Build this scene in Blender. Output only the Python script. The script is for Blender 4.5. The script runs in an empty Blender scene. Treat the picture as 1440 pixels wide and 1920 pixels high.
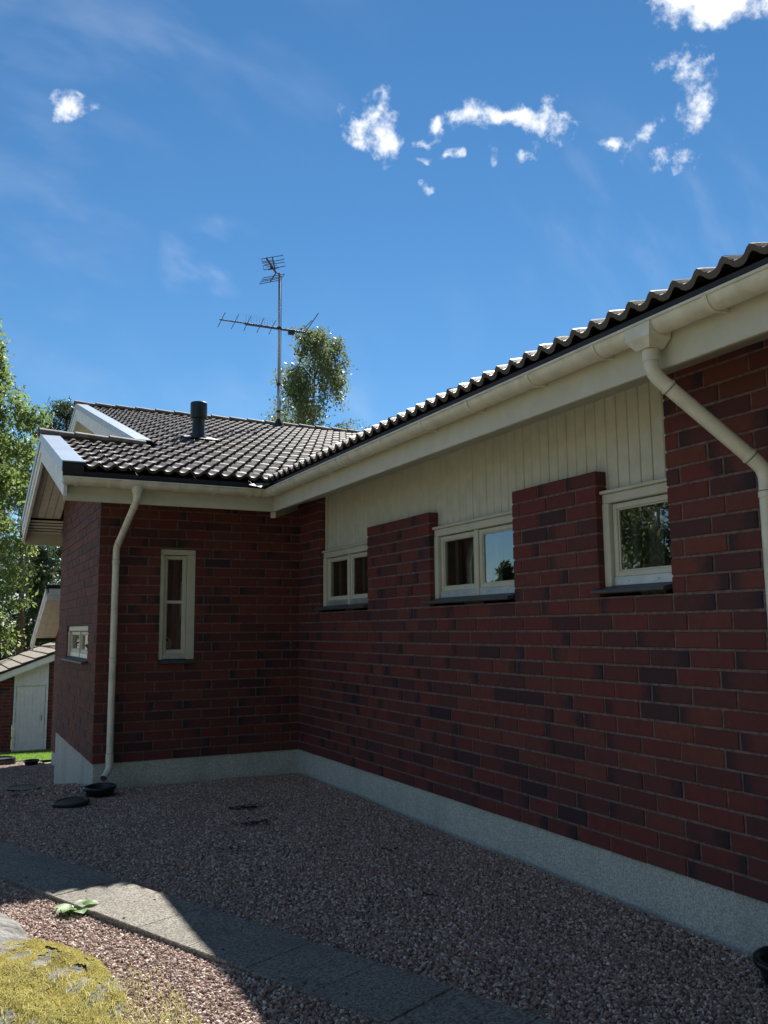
import bpy, math, random
import numpy as np
from mathutils import Vector, Matrix

random.seed(7)
RNG = np.random.default_rng(11)
SC = bpy.context.scene
COL = SC.collection

# ------------------------------------------------------------------ camera
CAM_YAW, CAM_PITCH, CAM_ROLL = 0.46683, 0.13395, -0.00855
cy, sy, cp, sp = math.cos(CAM_YAW), math.sin(CAM_YAW), math.cos(CAM_PITCH), math.sin(CAM_PITCH)
fwd = Vector((sy * cp, cy * cp, sp)); rgt = Vector((cy, -sy, 0)); upv = rgt.cross(fwd)
cr, sr = math.cos(CAM_ROLL), math.sin(CAM_ROLL)
rgt, upv = cr * rgt + sr * upv, -sr * rgt + cr * upv
cam_data = bpy.data.cameras.new('camera'); cam = bpy.data.objects.new('camera', cam_data); COL.objects.link(cam)
cam.matrix_world = Matrix(((rgt.x, upv.x, -fwd.x, -3.5894), (rgt.y, upv.y, -fwd.y, -9.2872), (rgt.z, upv.z, -fwd.z, 1.316), (0, 0, 0, 1)))
cam_data.sensor_fit = 'HORIZONTAL'; cam_data.sensor_width = 36; cam_data.lens = 36 * 1626.8 / 1440
cam_data.clip_start = 0.05; cam_data.clip_end = 3000
SC.camera = cam

# ------------------------------------------------------------------ sun, sky, exposure
SUN_EL, SUN_AZ = math.radians(42.3), math.radians(31.2)      # azimuth clockwise from +Y
sun_dir = Vector((math.sin(SUN_AZ) * math.cos(SUN_EL), math.cos(SUN_AZ) * math.cos(SUN_EL), math.sin(SUN_EL)))
sd = bpy.data.lights.new('sun', 'SUN'); sd.energy = 5.0; sd.angle = math.radians(0.55); sd.color = (1.0, 0.95, 0.87)
sun = bpy.data.objects.new('sun', sd); COL.objects.link(sun); sun.rotation_euler = sun_dir.to_track_quat('Z', 'Y').to_euler()
VS = SC.view_settings
VS.view_transform = 'Standard'; VS.look = 'None'; VS.gamma = 1; VS.use_curve_mapping = False
VS.exposure = 1.4
CY = SC.cycles; CY.max_bounces = 6; CY.diffuse_bounces = 3; CY.glossy_bounces = 3; CY.transmission_bounces = 3; CY.transparent_max_bounces = 6

W = bpy.data.worlds.new('World'); SC.world = W; W.use_nodes = True
nt = W.node_tree; bgn = nt.nodes['Background']

def N(t, ty, **kw):
    n = t.nodes.new(ty)
    for k, v in kw.items(): setattr(n, k, v)
    return n
def mth(t, op, a, b=None, c=None, clamp=False):
    n = t.nodes.new('ShaderNodeMath'); n.operation = op; n.use_clamp = clamp
    for i, x in enumerate((a, b, c)):
        if x is None: continue
        if isinstance(x, (int, float)): n.inputs[i].default_value = x
        else: t.links.new(x, n.inputs[i])
    return n.outputs[0]
def sstep(t, x, a, b):
    n = t.nodes.new('ShaderNodeMapRange'); n.interpolation_type = 'SMOOTHSTEP'
    t.links.new(x, n.inputs['Value']); n.inputs['From Min'].default_value = a; n.inputs['From Max'].default_value = b
    return n.outputs[0]
def mixc(t, f, a, b, mode='MIX'):
    n = t.nodes.new('ShaderNodeMix'); n.data_type = 'RGBA'; n.blend_type = mode
    for s, x in ((0, f), (6, a), (7, b)):
        if isinstance(x, (int, float)): n.inputs[s].default_value = x
        elif isinstance(x, tuple): n.inputs[s].default_value = (*x[:3], 1)
        else: t.links.new(x, n.inputs[s])
    return n.outputs[2]

sky = N(nt, 'ShaderNodeTexSky', sky_type='NISHITA', sun_disc=False)
sky.sun_elevation = SUN_EL; sky.sun_rotation = SUN_AZ; sky.altitude = 100; sky.air_density = 1.0; sky.dust_density = 0.0; sky.ozone_density = 6.0
hs = N(nt, 'ShaderNodeHueSaturation'); hs.inputs['Saturation'].default_value = 1.13; hs.inputs['Hue'].default_value = .494; hs.inputs['Value'].default_value = .82; nt.links.new(sky.outputs[0], hs.inputs['Color'])
# clouds: world directions (azimuth, elevation in degrees) of the cumulus puffs, broken up by noise
tcw = N(nt, 'ShaderNodeTexCoord'); sep = N(nt, 'ShaderNodeSeparateXYZ'); nt.links.new(tcw.outputs['Generated'], sep.inputs[0])
azn = mth(nt, 'MULTIPLY', mth(nt, 'ARCTAN2', sep.outputs[0], sep.outputs[1]), 57.2958)
eln = mth(nt, 'MULTIPLY', mth(nt, 'ARCSINE', sep.outputs[2]), 57.2958)
nz = N(nt, 'ShaderNodeTexNoise'); nz.inputs['Scale'].default_value = 42; nz.inputs['Detail'].default_value = 6; nz.inputs['Roughness'].default_value = 0.62
nt.links.new(tcw.outputs['Generated'], nz.inputs['Vector'])
PUFFS = [(51.6, 37.0, 5.2, 2.2, 1.8), (48.0, 36.6, 2.2, 1.4, 1.5), (26.5, 32.2, 1.9, 1.3, .95), (26.6, 30.9, 1.3, 1.1, .95), (34.2, 32.0, 2.6, .75, .95), (36.6, 31.8, 2.6, .9, .9),
         (38.6, 31.0, 1.5, 1.2, .72), (31.0, 31.75, .9, .5, .85), (30.2, 31.0, 1.4, .35, .7), (31.4, 29.75, 1.1, .4, .75), (36.0, 29.6, 1.2, .6, .66),
         (46.2, 33.4, .9, .6, .75), (47.6, 32.5, 1.6, .9, .8), (47.8, 30.8, 1.1, 1.3, .7), (42.8, 29.7, 1.2, .4, .72), (46.2, 28.9, 2.2, 1.3, .55), (5.3, 31.2, 1.7, .8, .8), (30.5, 27.95, .55, .35, .72)]
azel = N(nt, 'ShaderNodeCombineXYZ'); nt.links.new(azn, azel.inputs[0]); nt.links.new(eln, azel.inputs[1])
wn = N(nt, 'ShaderNodeTexNoise'); wn.inputs['Scale'].default_value = 22; wn.inputs['Detail'].default_value = 2; nt.links.new(tcw.outputs['Generated'], wn.inputs['Vector'])
def vma(v, a, b):
    n = nt.nodes.new('ShaderNodeVectorMath'); n.operation = 'MULTIPLY_ADD'; nt.links.new(v, n.inputs[0])
    for k, x in ((1, a), (2, b)):
        if isinstance(x, tuple): n.inputs[k].default_value = x
        else: nt.links.new(x, n.inputs[k])
    return n.outputs[0]
warp = vma(vma(wn.outputs['Color'], (4.4, 2.8, 0), (-2.2, -1.4, 0)), (1, 1, 0), azel.outputs[0])
mask = None
for a0, e0, ra, re, k in PUFFS:
    ia, ie = 1 / (ra * 1.35), 1 / (re * 1.45)
    ln_ = nt.nodes.new('ShaderNodeVectorMath'); ln_.operation = 'LENGTH'; nt.links.new(vma(warp, (ia, ie, 0), (-a0 * ia, -e0 * ie, 0)), ln_.inputs[0])
    v = mth(nt, 'MULTIPLY_ADD', ln_.outputs['Value'], -k, k)
    mask = v if mask is None else mth(nt, 'MAXIMUM', mask, v)
# cloud outside the view, its cover raised to add neutral fill light; thin cirrus veils drawn out along one direction
mp = N(nt, 'ShaderNodeMapping'); mp.inputs['Rotation'].default_value = (0.3, 0.9, 0.5); mp.inputs['Scale'].default_value = (4.0, 17.0, 6.0); nt.links.new(tcw.outputs['Generated'], mp.inputs[0])
nz3 = N(nt, 'ShaderNodeTexNoise'); nz3.inputs['Scale'].default_value = 1.6; nz3.inputs['Detail'].default_value = 4; nt.links.new(mp.outputs[0], nz3.inputs['Vector'])
nz4 = N(nt, 'ShaderNodeTexNoise'); nz4.inputs['Scale'].default_value = 3.1; nz4.inputs['Detail'].default_value = 1; nt.links.new(tcw.outputs['Generated'], nz4.inputs['Vector'])
mask = mth(nt, 'MAXIMUM', mask, mth(nt, 'MULTIPLY', sstep(nt, nz4.outputs[0], .55, .70), mth(nt, 'GREATER_THAN', mth(nt, 'ABSOLUTE', mth(nt, 'SUBTRACT', azn, 27)), 30)))
dens = mth(nt, 'ADD', mth(nt, 'MULTIPLY', mth(nt, 'SUBTRACT', nz.outputs[0], 0.5), 3.6), mth(nt, 'MULTIPLY', mask, 1.25))
gate = sstep(nt, mask, 0.0, 0.16)
cl = mth(nt, 'MULTIPLY', sstep(nt, dens, 0.15, 1.45), gate)
cz = nt.nodes.new('ShaderNodeVectorMath'); cz.operation = 'LENGTH'; nt.links.new(vma(warp, (1 / 4.5, 1 / 3.0, 0), (-15.5 / 4.5, -23.3 / 3.0, 0)), cz.inputs[0])
cir = mth(nt, 'MULTIPLY', mth(nt, 'MULTIPLY', sstep(nt, nz3.outputs[0], 0.40, 0.72), mth(nt, 'SUBTRACT', 1.0, sstep(nt, cz.outputs['Value'], .3, 1.1))), 0.42)
veil = mth(nt, 'MULTIPLY', mth(nt, 'MULTIPLY', sstep(nt, nz3.outputs[0], .42, .85), sstep(nt, nz4.outputs[0], .38, .62)), .13)
cover = mth(nt, 'MAXIMUM', mth(nt, 'MAXIMUM', cl, cir), veil)
skyc = mixc(nt, cover, hs.outputs[0], (9.2, 9.4, 9.7))
nt.links.new(skyc, bgn.inputs[0]); bgn.inputs[1].default_value = 0.050

# ------------------------------------------------------------------ materials
MAT = {}
def mat(name, base=(.5, .5, .5), rough=.7, var=0, scale=5.0, bump=0, bscale=60.0, spec=.4, second=None, detail=5, coord='Object', metal=0, bdist=.01, blotch=0, bsc=1.5):
    m = bpy.data.materials.new(name); m.use_nodes = True; t = m.node_tree; p = t.nodes['Principled BSDF']
    p.inputs['Base Color'].default_value = (*base, 1); p.inputs['Roughness'].default_value = rough; p.inputs['Specular IOR Level'].default_value = spec; p.inputs['Metallic'].default_value = metal
    if var or second or bump:
        tc = N(t, 'ShaderNodeTexCoord') if coord == 'Object' else N(t, 'ShaderNodeNewGeometry')
        vec = tc.outputs['Object'] if coord == 'Object' else tc.outputs['Position']
    if var or second:
        nz = N(t, 'ShaderNodeTexNoise'); nz.inputs['Scale'].default_value = scale; nz.inputs['Detail'].default_value = detail; nz.inputs['Roughness'].default_value = .6; t.links.new(vec, nz.inputs['Vector'])
        sec = second or tuple(max(0, c * (1 - var)) for c in base)
        f = sstep(t, nz.outputs[0], .35, .68)
        cc = mixc(t, f, tuple(min(1, c * (1 + var * .4)) for c in base), sec)
        if blotch:      # weathering: large irregular stains and faint runs down the surface
            mpp = N(t, 'ShaderNodeMapping'); mpp.inputs['Scale'].default_value = (1, 1, .45); t.links.new(vec, mpp.inputs[0])
            nl = N(t, 'ShaderNodeTexNoise'); nl.inputs['Scale'].default_value = bsc; nl.inputs['Detail'].default_value = 6; nl.inputs['Roughness'].default_value = .65; t.links.new(mpp.outputs[0], nl.inputs['Vector'])
            cc = mixc(t, mth(t, 'MULTIPLY', sstep(t, nl.outputs[0], .42, .72), blotch), cc, tuple(c * .5 for c in base))
        t.links.new(cc, p.inputs['Base Color'])
    if bump:
        nb = N(t, 'ShaderNodeTexNoise'); nb.inputs['Scale'].default_value = bscale; nb.inputs['Detail'].default_value = 4; t.links.new(vec, nb.inputs['Vector'])
        b = N(t, 'ShaderNodeBump'); b.inputs['Strength'].default_value = bump; b.inputs['Distance'].default_value = bdist; t.links.new(nb.outputs[0], b.inputs['Height']); t.links.new(b.outputs[0], p.inputs['Normal'])
    MAT[name] = m
    return m
def tone_nodes(t):
    """per-piece random numbers: an attribute on joined pieces plus Object Info on single ones"""
    at = N(t, 'ShaderNodeAttribute', attribute_name='tone'); oi = N(t, 'ShaderNodeObjectInfo'); s = N(t, 'ShaderNodeSeparateColor'); t.links.new(at.outputs['Color'], s.inputs[0])
    r1 = mth(t, 'FRACT', mth(t, 'ADD', s.outputs[0], oi.outputs['Random']))
    r2 = mth(t, 'FRACT', mth(t, 'ADD', s.outputs[2], mth(t, 'MULTIPLY', oi.outputs['Random'], 37.31)))
    r3 = mth(t, 'FRACT', mth(t, 'MULTIPLY', mth(t, 'ADD', r1, r2), 91.7))
    return r1, r2, r3, s.outputs[1]

def brick_mat():
    m = bpy.data.materials.new('brick_red'); m.use_nodes = True; t = m.node_tree; p = t.nodes['Principled BSDF']; MAT['brick'] = m
    r1, r2, r3, u = tone_nodes(t)
    cr_ = N(t, 'ShaderNodeValToRGB'); t.links.new(r1, cr_.inputs[0]); e = cr_.color_ramp.elements
    e[0].position = 0; e[0].color = (0.1337, 0.0368, 0.0336, 1); e[1].position = 1; e[1].color = (0.1066, 0.0344, 0.0344, 1)
    for pos, c in ((.2, (0.1640, 0.0368, 0.0336)), (.4, (0.1115, 0.0360, 0.0353)), (.55, (0.1681, 0.0496, 0.0370)), (.7, (0.1279, 0.0352, 0.0336)), (.85, (0.0836, 0.0320, 0.0353))):
        x = e.new(pos); x.color = (*c, 1)
    g = N(t, 'ShaderNodeNewGeometry'); nz = N(t, 'ShaderNodeTexNoise'); nz.inputs['Scale'].default_value = 14; nz.inputs['Detail'].default_value = 6; t.links.new(g.outputs['Position'], nz.inputs['Vector'])
    nf = N(t, 'ShaderNodeTexNoise'); nf.inputs['Scale'].default_value = 300; nf.inputs['Detail'].default_value = 3; t.links.new(g.outputs['Position'], nf.inputs['Vector'])
    col = mixc(t, mth(t, 'MULTIPLY', sstep(t, nz.outputs[0], .4, .7), .35), cr_.outputs[0], (.07, .03, .03))
    col = mixc(t, mth(t, 'MULTIPLY', sstep(t, nf.outputs[0], .55, .72), .35), col, (.16, .085, .075))
    # kiln-flashed blue-black ends: right end, left end, or the whole brick
    wob = mth(t, 'MULTIPLY', mth(t, 'SUBTRACT', nz.outputs[0], .5), .5)
    uw = mth(t, 'ADD', u, wob)
    right = mth(t, 'MULTIPLY', sstep(t, uw, .55, 1.0), mth(t, 'LESS_THAN', r2, .24))
    left = mth(t, 'MULTIPLY', sstep(t, mth(t, 'SUBTRACT', 1.0, uw), .6, 1.0), mth(t, 'LESS_THAN', mth(t, 'ABSOLUTE', mth(t, 'SUBTRACT', r2, .36)), .10))
    whole = mth(t, 'MULTIPLY', mth(t, 'LESS_THAN', r3, .06), .8)
    fl = mth(t, 'MAXIMUM', mth(t, 'MAXIMUM', right, left), whole)
    col = mixc(t, mth(t, 'MULTIPLY', fl, .80), col, (.022, .022, .032))
    # rare pale scratches and lime specks
    ns = N(t, 'ShaderNodeTexNoise'); ns.inputs['Scale'].default_value = 38; ns.inputs['Detail'].default_value = 2; t.links.new(g.outputs['Position'], ns.inputs['Vector'])
    col = mixc(t, mth(t, 'MULTIPLY', sstep(t, ns.outputs[0], .76, .80), .5), col, (.35, .28, .25))
    t.links.new(col, p.inputs['Base Color']); p.inputs['Roughness'].default_value = .72; p.inputs['Specular IOR Level'].default_value = .25
    mpn = N(t, 'ShaderNodeMapping'); mpn.inputs['Scale'].default_value = (1, 1, .12); t.links.new(g.outputs['Position'], mpn.inputs[0])
    wv = N(t, 'ShaderNodeTexNoise'); wv.inputs['Scale'].default_value = 260; wv.inputs['Detail'].default_value = 3; t.links.new(mpn.outputs[0], wv.inputs['Vector'])
    b = N(t, 'ShaderNodeBump'); b.inputs['Strength'].default_value = .6; b.inputs['Distance'].default_value = .006; t.links.new(mth(t, 'ADD', wv.outputs[0], mth(t, 'MULTIPLY', nz.outputs[0], .8)), b.inputs['Height']); t.links.new(b.outputs[0], p.inputs['Normal'])
brick_mat()
def tile_mat():
    m = bpy.data.materials.new('roof_tile'); m.use_nodes = True; t = m.node_tree; p = t.nodes['Principled BSDF']; MAT['tile'] = m
    r1, r2, r3, u = tone_nodes(t)
    cr_ = N(t, 'ShaderNodeValToRGB'); t.links.new(r1, cr_.inputs[0]); e = cr_.color_ramp.elements
    e[0].color = (.056, .046, .043, 1); e[1].color = (.094, .078, .071, 1); x = e.new(.5); x.color = (.073, .061, .056, 1)
    g = N(t, 'ShaderNodeNewGeometry'); nz = N(t, 'ShaderNodeTexNoise'); nz.inputs['Scale'].default_value = 9; nz.inputs['Detail'].default_value = 8; nz.inputs['Roughness'].default_value = .7; t.links.new(g.outputs['Position'], nz.inputs['Vector'])
    col = mixc(t, mth(t, 'MULTIPLY', sstep(t, nz.outputs[0], .45, .75), .55), cr_.outputs[0], (.135, .118, .098))
    t.links.new(col, p.inputs['Base Color']); p.inputs['Roughness'].default_value = .62; p.inputs['Specular IOR Level'].default_value = .42
    nb = N(t, 'ShaderNodeTexNoise'); nb.inputs['Scale'].default_value = 220; t.links.new(g.outputs['Position'], nb.inputs['Vector'])
    b = N(t, 'ShaderNodeBump'); b.inputs['Strength'].default_value = .4; b.inputs['Distance'].default_value = .004; t.links.new(nb.outputs[0], b.inputs['Height']); t.links.new(b.outputs[0], p.inputs['Normal'])
tile_mat()
mat('mortar', (.19, .14, .133), .95, .35, 30, .6, 240, .1, coord='P', bdist=.006)
mat('plinth', (.68, .69, .64), .95, .38, 95, 1.0, 140, .15, coord='P', bdist=.014, blotch=.4, bsc=2.2)
mat('cream', (.58, .57, .47), .45, .07, 6, .05, 90, .35, coord='P', blotch=.07, bsc=3)
mat('cream_board', (.60, .60, .51), .5, .08, 9, .12, 140, .3, coord='P')
mat('white_paint', (.74, .78, .78), .5, .16, 7, .1, 60, .35, coord='P')
mat('white_metal', (.30, .37, .45), .30, .1, 3, .04, 20, .5, coord='P')
mat('soffit', (.74, .76, .67), .55, .1, 8, .1, 90, .3, coord='P')
mat('gutter', (.74, .72, .61), .33, .14, 8, .03, 60, .45, coord='P', blotch=.10, bsc=5)
mat('valley_metal', (.35, .36, .37), .6, .2, 9, 0, 50, .4)
mat('joint_line', (.10, .09, .08), .7)
mat('aluminium', (.55, .6, .66), .38, .1, 12, 0, 50, .5, metal=.6)
mat('slate_sill', (.06, .068, .075), .5, .25, 18, .15, 90, .4, coord='P')
mat('underlay', (.018, .018, .020), .7, .2, 20)
mat('black_plastic', (.010, .011, .013), .35, .3, 20, .04, 60, .45)
mat('vent_dark', (.012, .020, .024), .42, .3, 12, .03, 60, .45)
mat('galvanised', (.52, .52, .52), .42, .25, 30, 0, 50, .5, metal=.75)
mat('antenna_dark', (.12, .13, .15), .45, .2, 30, 0, 50, .5, metal=.5)
mat('plastic_red', (.22, .07, .05), .5)
mat('ridge_tile', (.20, .175, .145), .8, .4, 9, .3, 120, .25, coord='P')
mat('slab', (.25, .235, .205), .93, .55, 75, 1.0, 130, .15, detail=2, coord='P', bdist=.010, blotch=.5, bsc=2.5)
mat('gravel_base', (.12, .088, .078), .97, .4, 60, .8, 130, .1, coord='P')
mat('rock', (.17, .168, .16), .9, .5, 9, .9, 22, .2, coord='P', bdist=.03, blotch=.5, bsc=5)
mat('soil', (.18, .165, .11), .97, .4, 3, .5, 20, .1, coord='P')
mat('lawn', (.075, .13, .025), .95, .35, 2.5, .5, 60, .1, coord='P')
mat('interior', (.20, .19, .17), .9, .1, 2)
mat('curtain', (.62, .60, .52), .9, .08, 12)
mat('jug', (.85, .86, .83), .4)
mat('door_white', (.72, .76, .76), .5, .08, 6, .06, 40, .3, coord='P')
mat('bark_pine', (.13, .085, .06), .95, .5, 9, .8, 12, .1, coord='P', bdist=.03)
mat('bark_birch', (.52, .50, .46), .85, .7, 5, .4, 12, .15, coord='P', second=(.06, .055, .05))
mat('twig', (.10, .075, .055), .9)

def leaf_mat(name, c1, c2, trans=.45):
    m = bpy.data.materials.new(name); m.use_nodes = True; t = m.node_tree; out = t.nodes['Material Output']; t.nodes.remove(t.nodes['Principled BSDF'])
    at = N(t, 'ShaderNodeAttribute', attribute_name='tone'); s = N(t, 'ShaderNodeSeparateColor'); t.links.new(at.outputs['Color'], s.inputs[0])
    col = mixc(t, s.outputs[0], c1, c2)
    d = N(t, 'ShaderNodeBsdfPrincipled'); d.inputs['Roughness'].default_value = .5; d.inputs['Specular IOR Level'].default_value = .35; t.links.new(col, d.inputs['Base Color'])
    tr = N(t, 'ShaderNodeBsdfTranslucent'); t.links.new(mixc(t, .5, col, tuple(min(1, x * 1.9) for x in c2)), tr.inputs['Color'])
    mx = N(t, 'ShaderNodeMixShader'); mx.inputs[0].default_value = trans; t.links.new(d.outputs[0], mx.inputs[1]); t.links.new(tr.outputs[0], mx.inputs[2]); t.links.new(mx.outputs[0], out.inputs['Surface']); MAT[name] = m
leaf_mat('leaf_birch', (.085, .135, .035), (.150, .205, .060), .5)
leaf_mat('leaf_birch_far', (.075, .105, .042), (.130, .160, .065), .42)
leaf_mat('needles', (.030, .052, .024), (.062, .090, .036), .25)
leaf_mat('leaf_hosta', (.12, .22, .08), (.20, .30, .12), .3)
leaf_mat('grass_blade', (.14, .19, .05), (.42, .38, .17), .4)
leaf_mat('lawn_blade', (.10, .20, .03), (.16, .26, .05), .45)
leaf_mat('moss_blade', (.18, .165, .05), (.50, .42, .11), .25)

def glass_mat():
    m = bpy.data.materials.new('window_glass'); m.use_nodes = True; t = m.node_tree; out = t.nodes['Material Output']; t.nodes.remove(t.nodes['Principled BSDF'])
    fr = N(t, 'ShaderNodeFresnel'); fr.inputs['IOR'].default_value = 3.3
    tb = N(t, 'ShaderNodeBsdfTransparent'); tb.inputs[0].default_value = (.86, .9, .88, 1)
    gl = N(t, 'ShaderNodeBsdfGlossy'); gl.inputs['Roughness'].default_value = .006; gl.inputs['Color'].default_value = (.96, .98, 1, 1)
    nz = N(t, 'ShaderNodeTexNoise'); nz.inputs['Scale'].default_value = 1.6; g = N(t, 'ShaderNodeNewGeometry'); t.links.new(g.outputs['Position'], nz.inputs['Vector'])
    b = N(t, 'ShaderNodeBump'); b.inputs['Strength'].default_value = .04; b.inputs['Distance'].default_value = .02; t.links.new(nz.outputs[0], b.inputs['Height']); t.links.new(b.outputs[0], gl.inputs['Normal'])
    mx = N(t, 'ShaderNodeMixShader'); t.links.new(fr.outputs[0], mx.inputs[0]); t.links.new(tb.outputs[0], mx.inputs[1]); t.links.new(gl.outputs[0], mx.inputs[2]); t.links.new(mx.outputs[0], out.inputs['Surface']); MAT['glass'] = m
glass_mat()
def pebble_mat(name, cols):
    m = bpy.data.materials.new(name); m.use_nodes = True; t = m.node_tree; p = t.nodes['Principled BSDF']; MAT[name] = m
    at = N(t, 'ShaderNodeAttribute', attribute_name='tone'); at.attribute_type = 'INSTANCER'
    cr_ = N(t, 'ShaderNodeValToRGB'); t.links.new(at.outputs['Fac'], cr_.inputs[0]); cr_.color_ramp.interpolation = 'LINEAR'; e = cr_.color_ramp.elements
    e[0].color = (*cols[0], 1); e[1].color = (*cols[-1], 1)
    for i, c in enumerate(cols[1:-1]): x = e.new((i + 1) / (len(cols) - 1)); x.color = (*c, 1)
    p.inputs['Roughness'].default_value = .85; p.inputs['Specular IOR Level'].default_value = .25
    g = N(t, 'ShaderNodeNewGeometry'); nz = N(t, 'ShaderNodeTexNoise'); nz.inputs['Scale'].default_value = 160; t.links.new(g.outputs['Position'], nz.inputs['Vector'])
    t.links.new(mixc(t, mth(t, 'MULTIPLY', nz.outputs[0], .5), cr_.outputs[0], (.12, .09, .08)), p.inputs['Base Color'])
pebble_mat('pebble', [(.16, .11, .09), (.31, .21, .175), (.45, .305, .255), (.21, .165, .145), (.53, .37, .31), (.35, .26, .225), (.64, .51, .44), (.88, .80, .72)])

# ------------------------------------------------------------------ mesh helpers
class MB:
    def __init__(s): s.v = []; s.f = []; s.t = []
    def add(s, vs, fs, tone=None):
        b = len(s.v); s.v += [tuple(x) for x in vs]; s.f += [tuple(i + b for i in f) for f in fs]
        s.t += (tone if isinstance(tone, list) else [tone or (0, 0, 0)] * len(vs))
        return s
    def box(s, x0, x1, y0, y1, z0, z1, c=0.0, M=None):
        """axis-aligned box; c chamfers it (each face inset, corners cut)"""
        if x0 > x1: x0, x1 = x1, x0
        if y0 > y1: y0, y1 = y1, y0
        if z0 > z1: z0, z1 = z1, z0
        c = min(c, (x1 - x0) * .3, (y1 - y0) * .3, (z1 - z0) * .3)
        if c <= 0:
            vs = [(x, y, z) for x in (x0, x1) for y in (y0, y1) for z in (z0, z1)]
            fs = [(0, 1, 3, 2), (4, 6, 7, 5), (0, 4, 5, 1), (2, 3, 7, 6), (0, 2, 6, 4), (1, 5, 7, 3)]
        else:
            vs = []; idx = {}
            X, Y, Z = (x0, x1), (y0, y1), (z0, z1); Xi, Yi, Zi = (x0 + c, x1 - c), (y0 + c, y1 - c), (z0 + c, z1 - c)
            for i in (0, 1):
                for j in (0, 1):
                    for k in (0, 1):
                        idx['x', i, j, k] = len(vs); vs.append((X[i], Yi[j], Zi[k]))
                        idx['y', i, j, k] = len(vs); vs.append((Xi[i], Y[j], Zi[k]))
                        idx['z', i, j, k] = len(vs); vs.append((Xi[i], Yi[j], Z[k]))
            fs = []
            for i in (0, 1):
                q = [idx['x', i, 0, 0], idx['x', i, 1, 0], idx['x', i, 1, 1], idx['x', i, 0, 1]]; fs.append(tuple(q if i else q[::-1]))
                q = [idx['y', 0, i, 0], idx['y', 0, i, 1], idx['y', 1, i, 1], idx['y', 1, i, 0]]; fs.append(tuple(q if i else q[::-1]))
                q = [idx['z', 0, 0, i], idx['z', 1, 0, i], idx['z', 1, 1, i], idx['z', 0, 1, i]]; fs.append(tuple(q if i else q[::-1]))
            for i in (0, 1):
                for j in (0, 1):
                    fs.append((idx['x', i, j, 0], idx['x', i, j, 1], idx['y', i, j, 1], idx['y', i, j, 0]))
                    fs.append((idx['x', i, 0, j], idx['x', i, 1, j], idx['z', i, 1, j], idx['z', i, 0, j]))
                    fs.append((idx['y', 0, i, j], idx['y', 1, i, j], idx['z', 1, i, j], idx['z', 0, i, j]))
                    for k in (0, 1): fs.append((idx['x', i, j, k], idx['y', i, j, k], idx['z', i, j, k]))
        if M is not None: vs = [tuple(M @ Vector(v)) for v in vs]
        return s.add(vs, fs)
    def tube(s, pts, rad, n=12, cap=True, closed_frame=None):
        pts = [Vector(p) for p in pts]; rad = rad if isinstance(rad, (list, tuple)) else [rad] * len(pts)
        rings = []; ref = None
        for i, p in enumerate(pts):
            d = (pts[min(i + 1, len(pts) - 1)] - pts[max(i - 1, 0)]).normalized()
            if ref is None: ref = d.orthogonal().normalized()
            ref = (ref - d * ref.dot(d)).normalized(); bi = d.cross(ref)
            rings.append([tuple(p + (ref * math.cos(2 * math.pi * k / n) + bi * math.sin(2 * math.pi * k / n)) * rad[i]) for k in range(n)])
        vs = [v for r in rings for v in r]; fs = []
        for i in range(len(rings) - 1):
            for k in range(n): fs.append((i * n + k, i * n + (k + 1) % n, (i + 1) * n + (k + 1) % n, (i + 1) * n + k))
        if cap: fs += [tuple(range(n))[::-1], tuple(range((len(rings) - 1) * n, len(rings) * n))]
        return s.add(vs, fs)
    def lathe(s, prof, center, n=28, axis='Z', wob=0):
        cx, cy_, cz = center; vs = []; fs = []
        for i, (r, z) in enumerate(prof):
            for k in range(n):
                a = 2 * math.pi * k / n; vs.append((cx + r * math.cos(a), cy_ + r * math.sin(a), cz + z + wob * math.sin(2 * a)))
        for i in range(len(prof) - 1):
            for k in range(n): fs.append((i * n + k, i * n + (k + 1) % n, (i + 1) * n + (k + 1) % n, (i + 1) * n + k))
        return s.add(vs, fs)
    def prism(s, poly, a, b, f):
        """polygon (list of 2-tuples) extruded between a and b; f(p, w) gives the 3-D point"""
        n = len(poly); vs = [f(p, a) for p in poly] + [f(p, b) for p in poly]
        fs = [tuple(range(n)), tuple(range(n, 2 * n))[::-1]] + [(i, n + i, n + (i + 1) % n, (i + 1) % n) for i in range(n)]
        return s.add(vs, fs)
    def mesh(s, name, material=None, smooth=False, tone=False):
        me = bpy.data.meshes.new(name); me.from_pydata(s.v, [], s.f)
        if material: me.materials.append(MAT[material])
        if tone:
            a = me.attributes.new('tone', 'FLOAT_COLOR', 'POINT'); arr = np.ones((len(s.v), 4), np.float32); arr[:, :3] = np.array(s.t, np.float32); a.data.foreach_set('color', arr.ravel())
        if smooth: me.polygons.foreach_set('use_smooth', [True] * len(me.polygons))
        me.update(); return me
    def obj(s, name, material, parent=None, smooth=False, tone=False):
        return link(name, s.mesh(name, material, smooth, tone), parent)
def link(name, me, parent=None):
    o = bpy.data.objects.new(name, me); COL.objects.link(o)
    if parent is not None: o.parent = parent
    return o
def empty(name, loc=(0, 0, 0)):
    """a thing's root at its base; children are built in world coordinates, so they are offset back"""
    o = bpy.data.objects.new(name, None); COL.objects.link(o); o.location = loc; o.empty_display_size = .2
    return o
def tag(o, label=None, cat=None, group=None, kind=None):
    for k, v in (('label', label), ('category', cat), ('group', group), ('kind', kind)):
        if v: o[k] = v
    return o
def pback(o, root):
    """parent keeping world coordinates (root may have a location)"""
    o.parent = root; o.matrix_parent_inverse = Matrix.Translation(-root.location) if root.location.length else Matrix.Identity(4); return o

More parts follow.
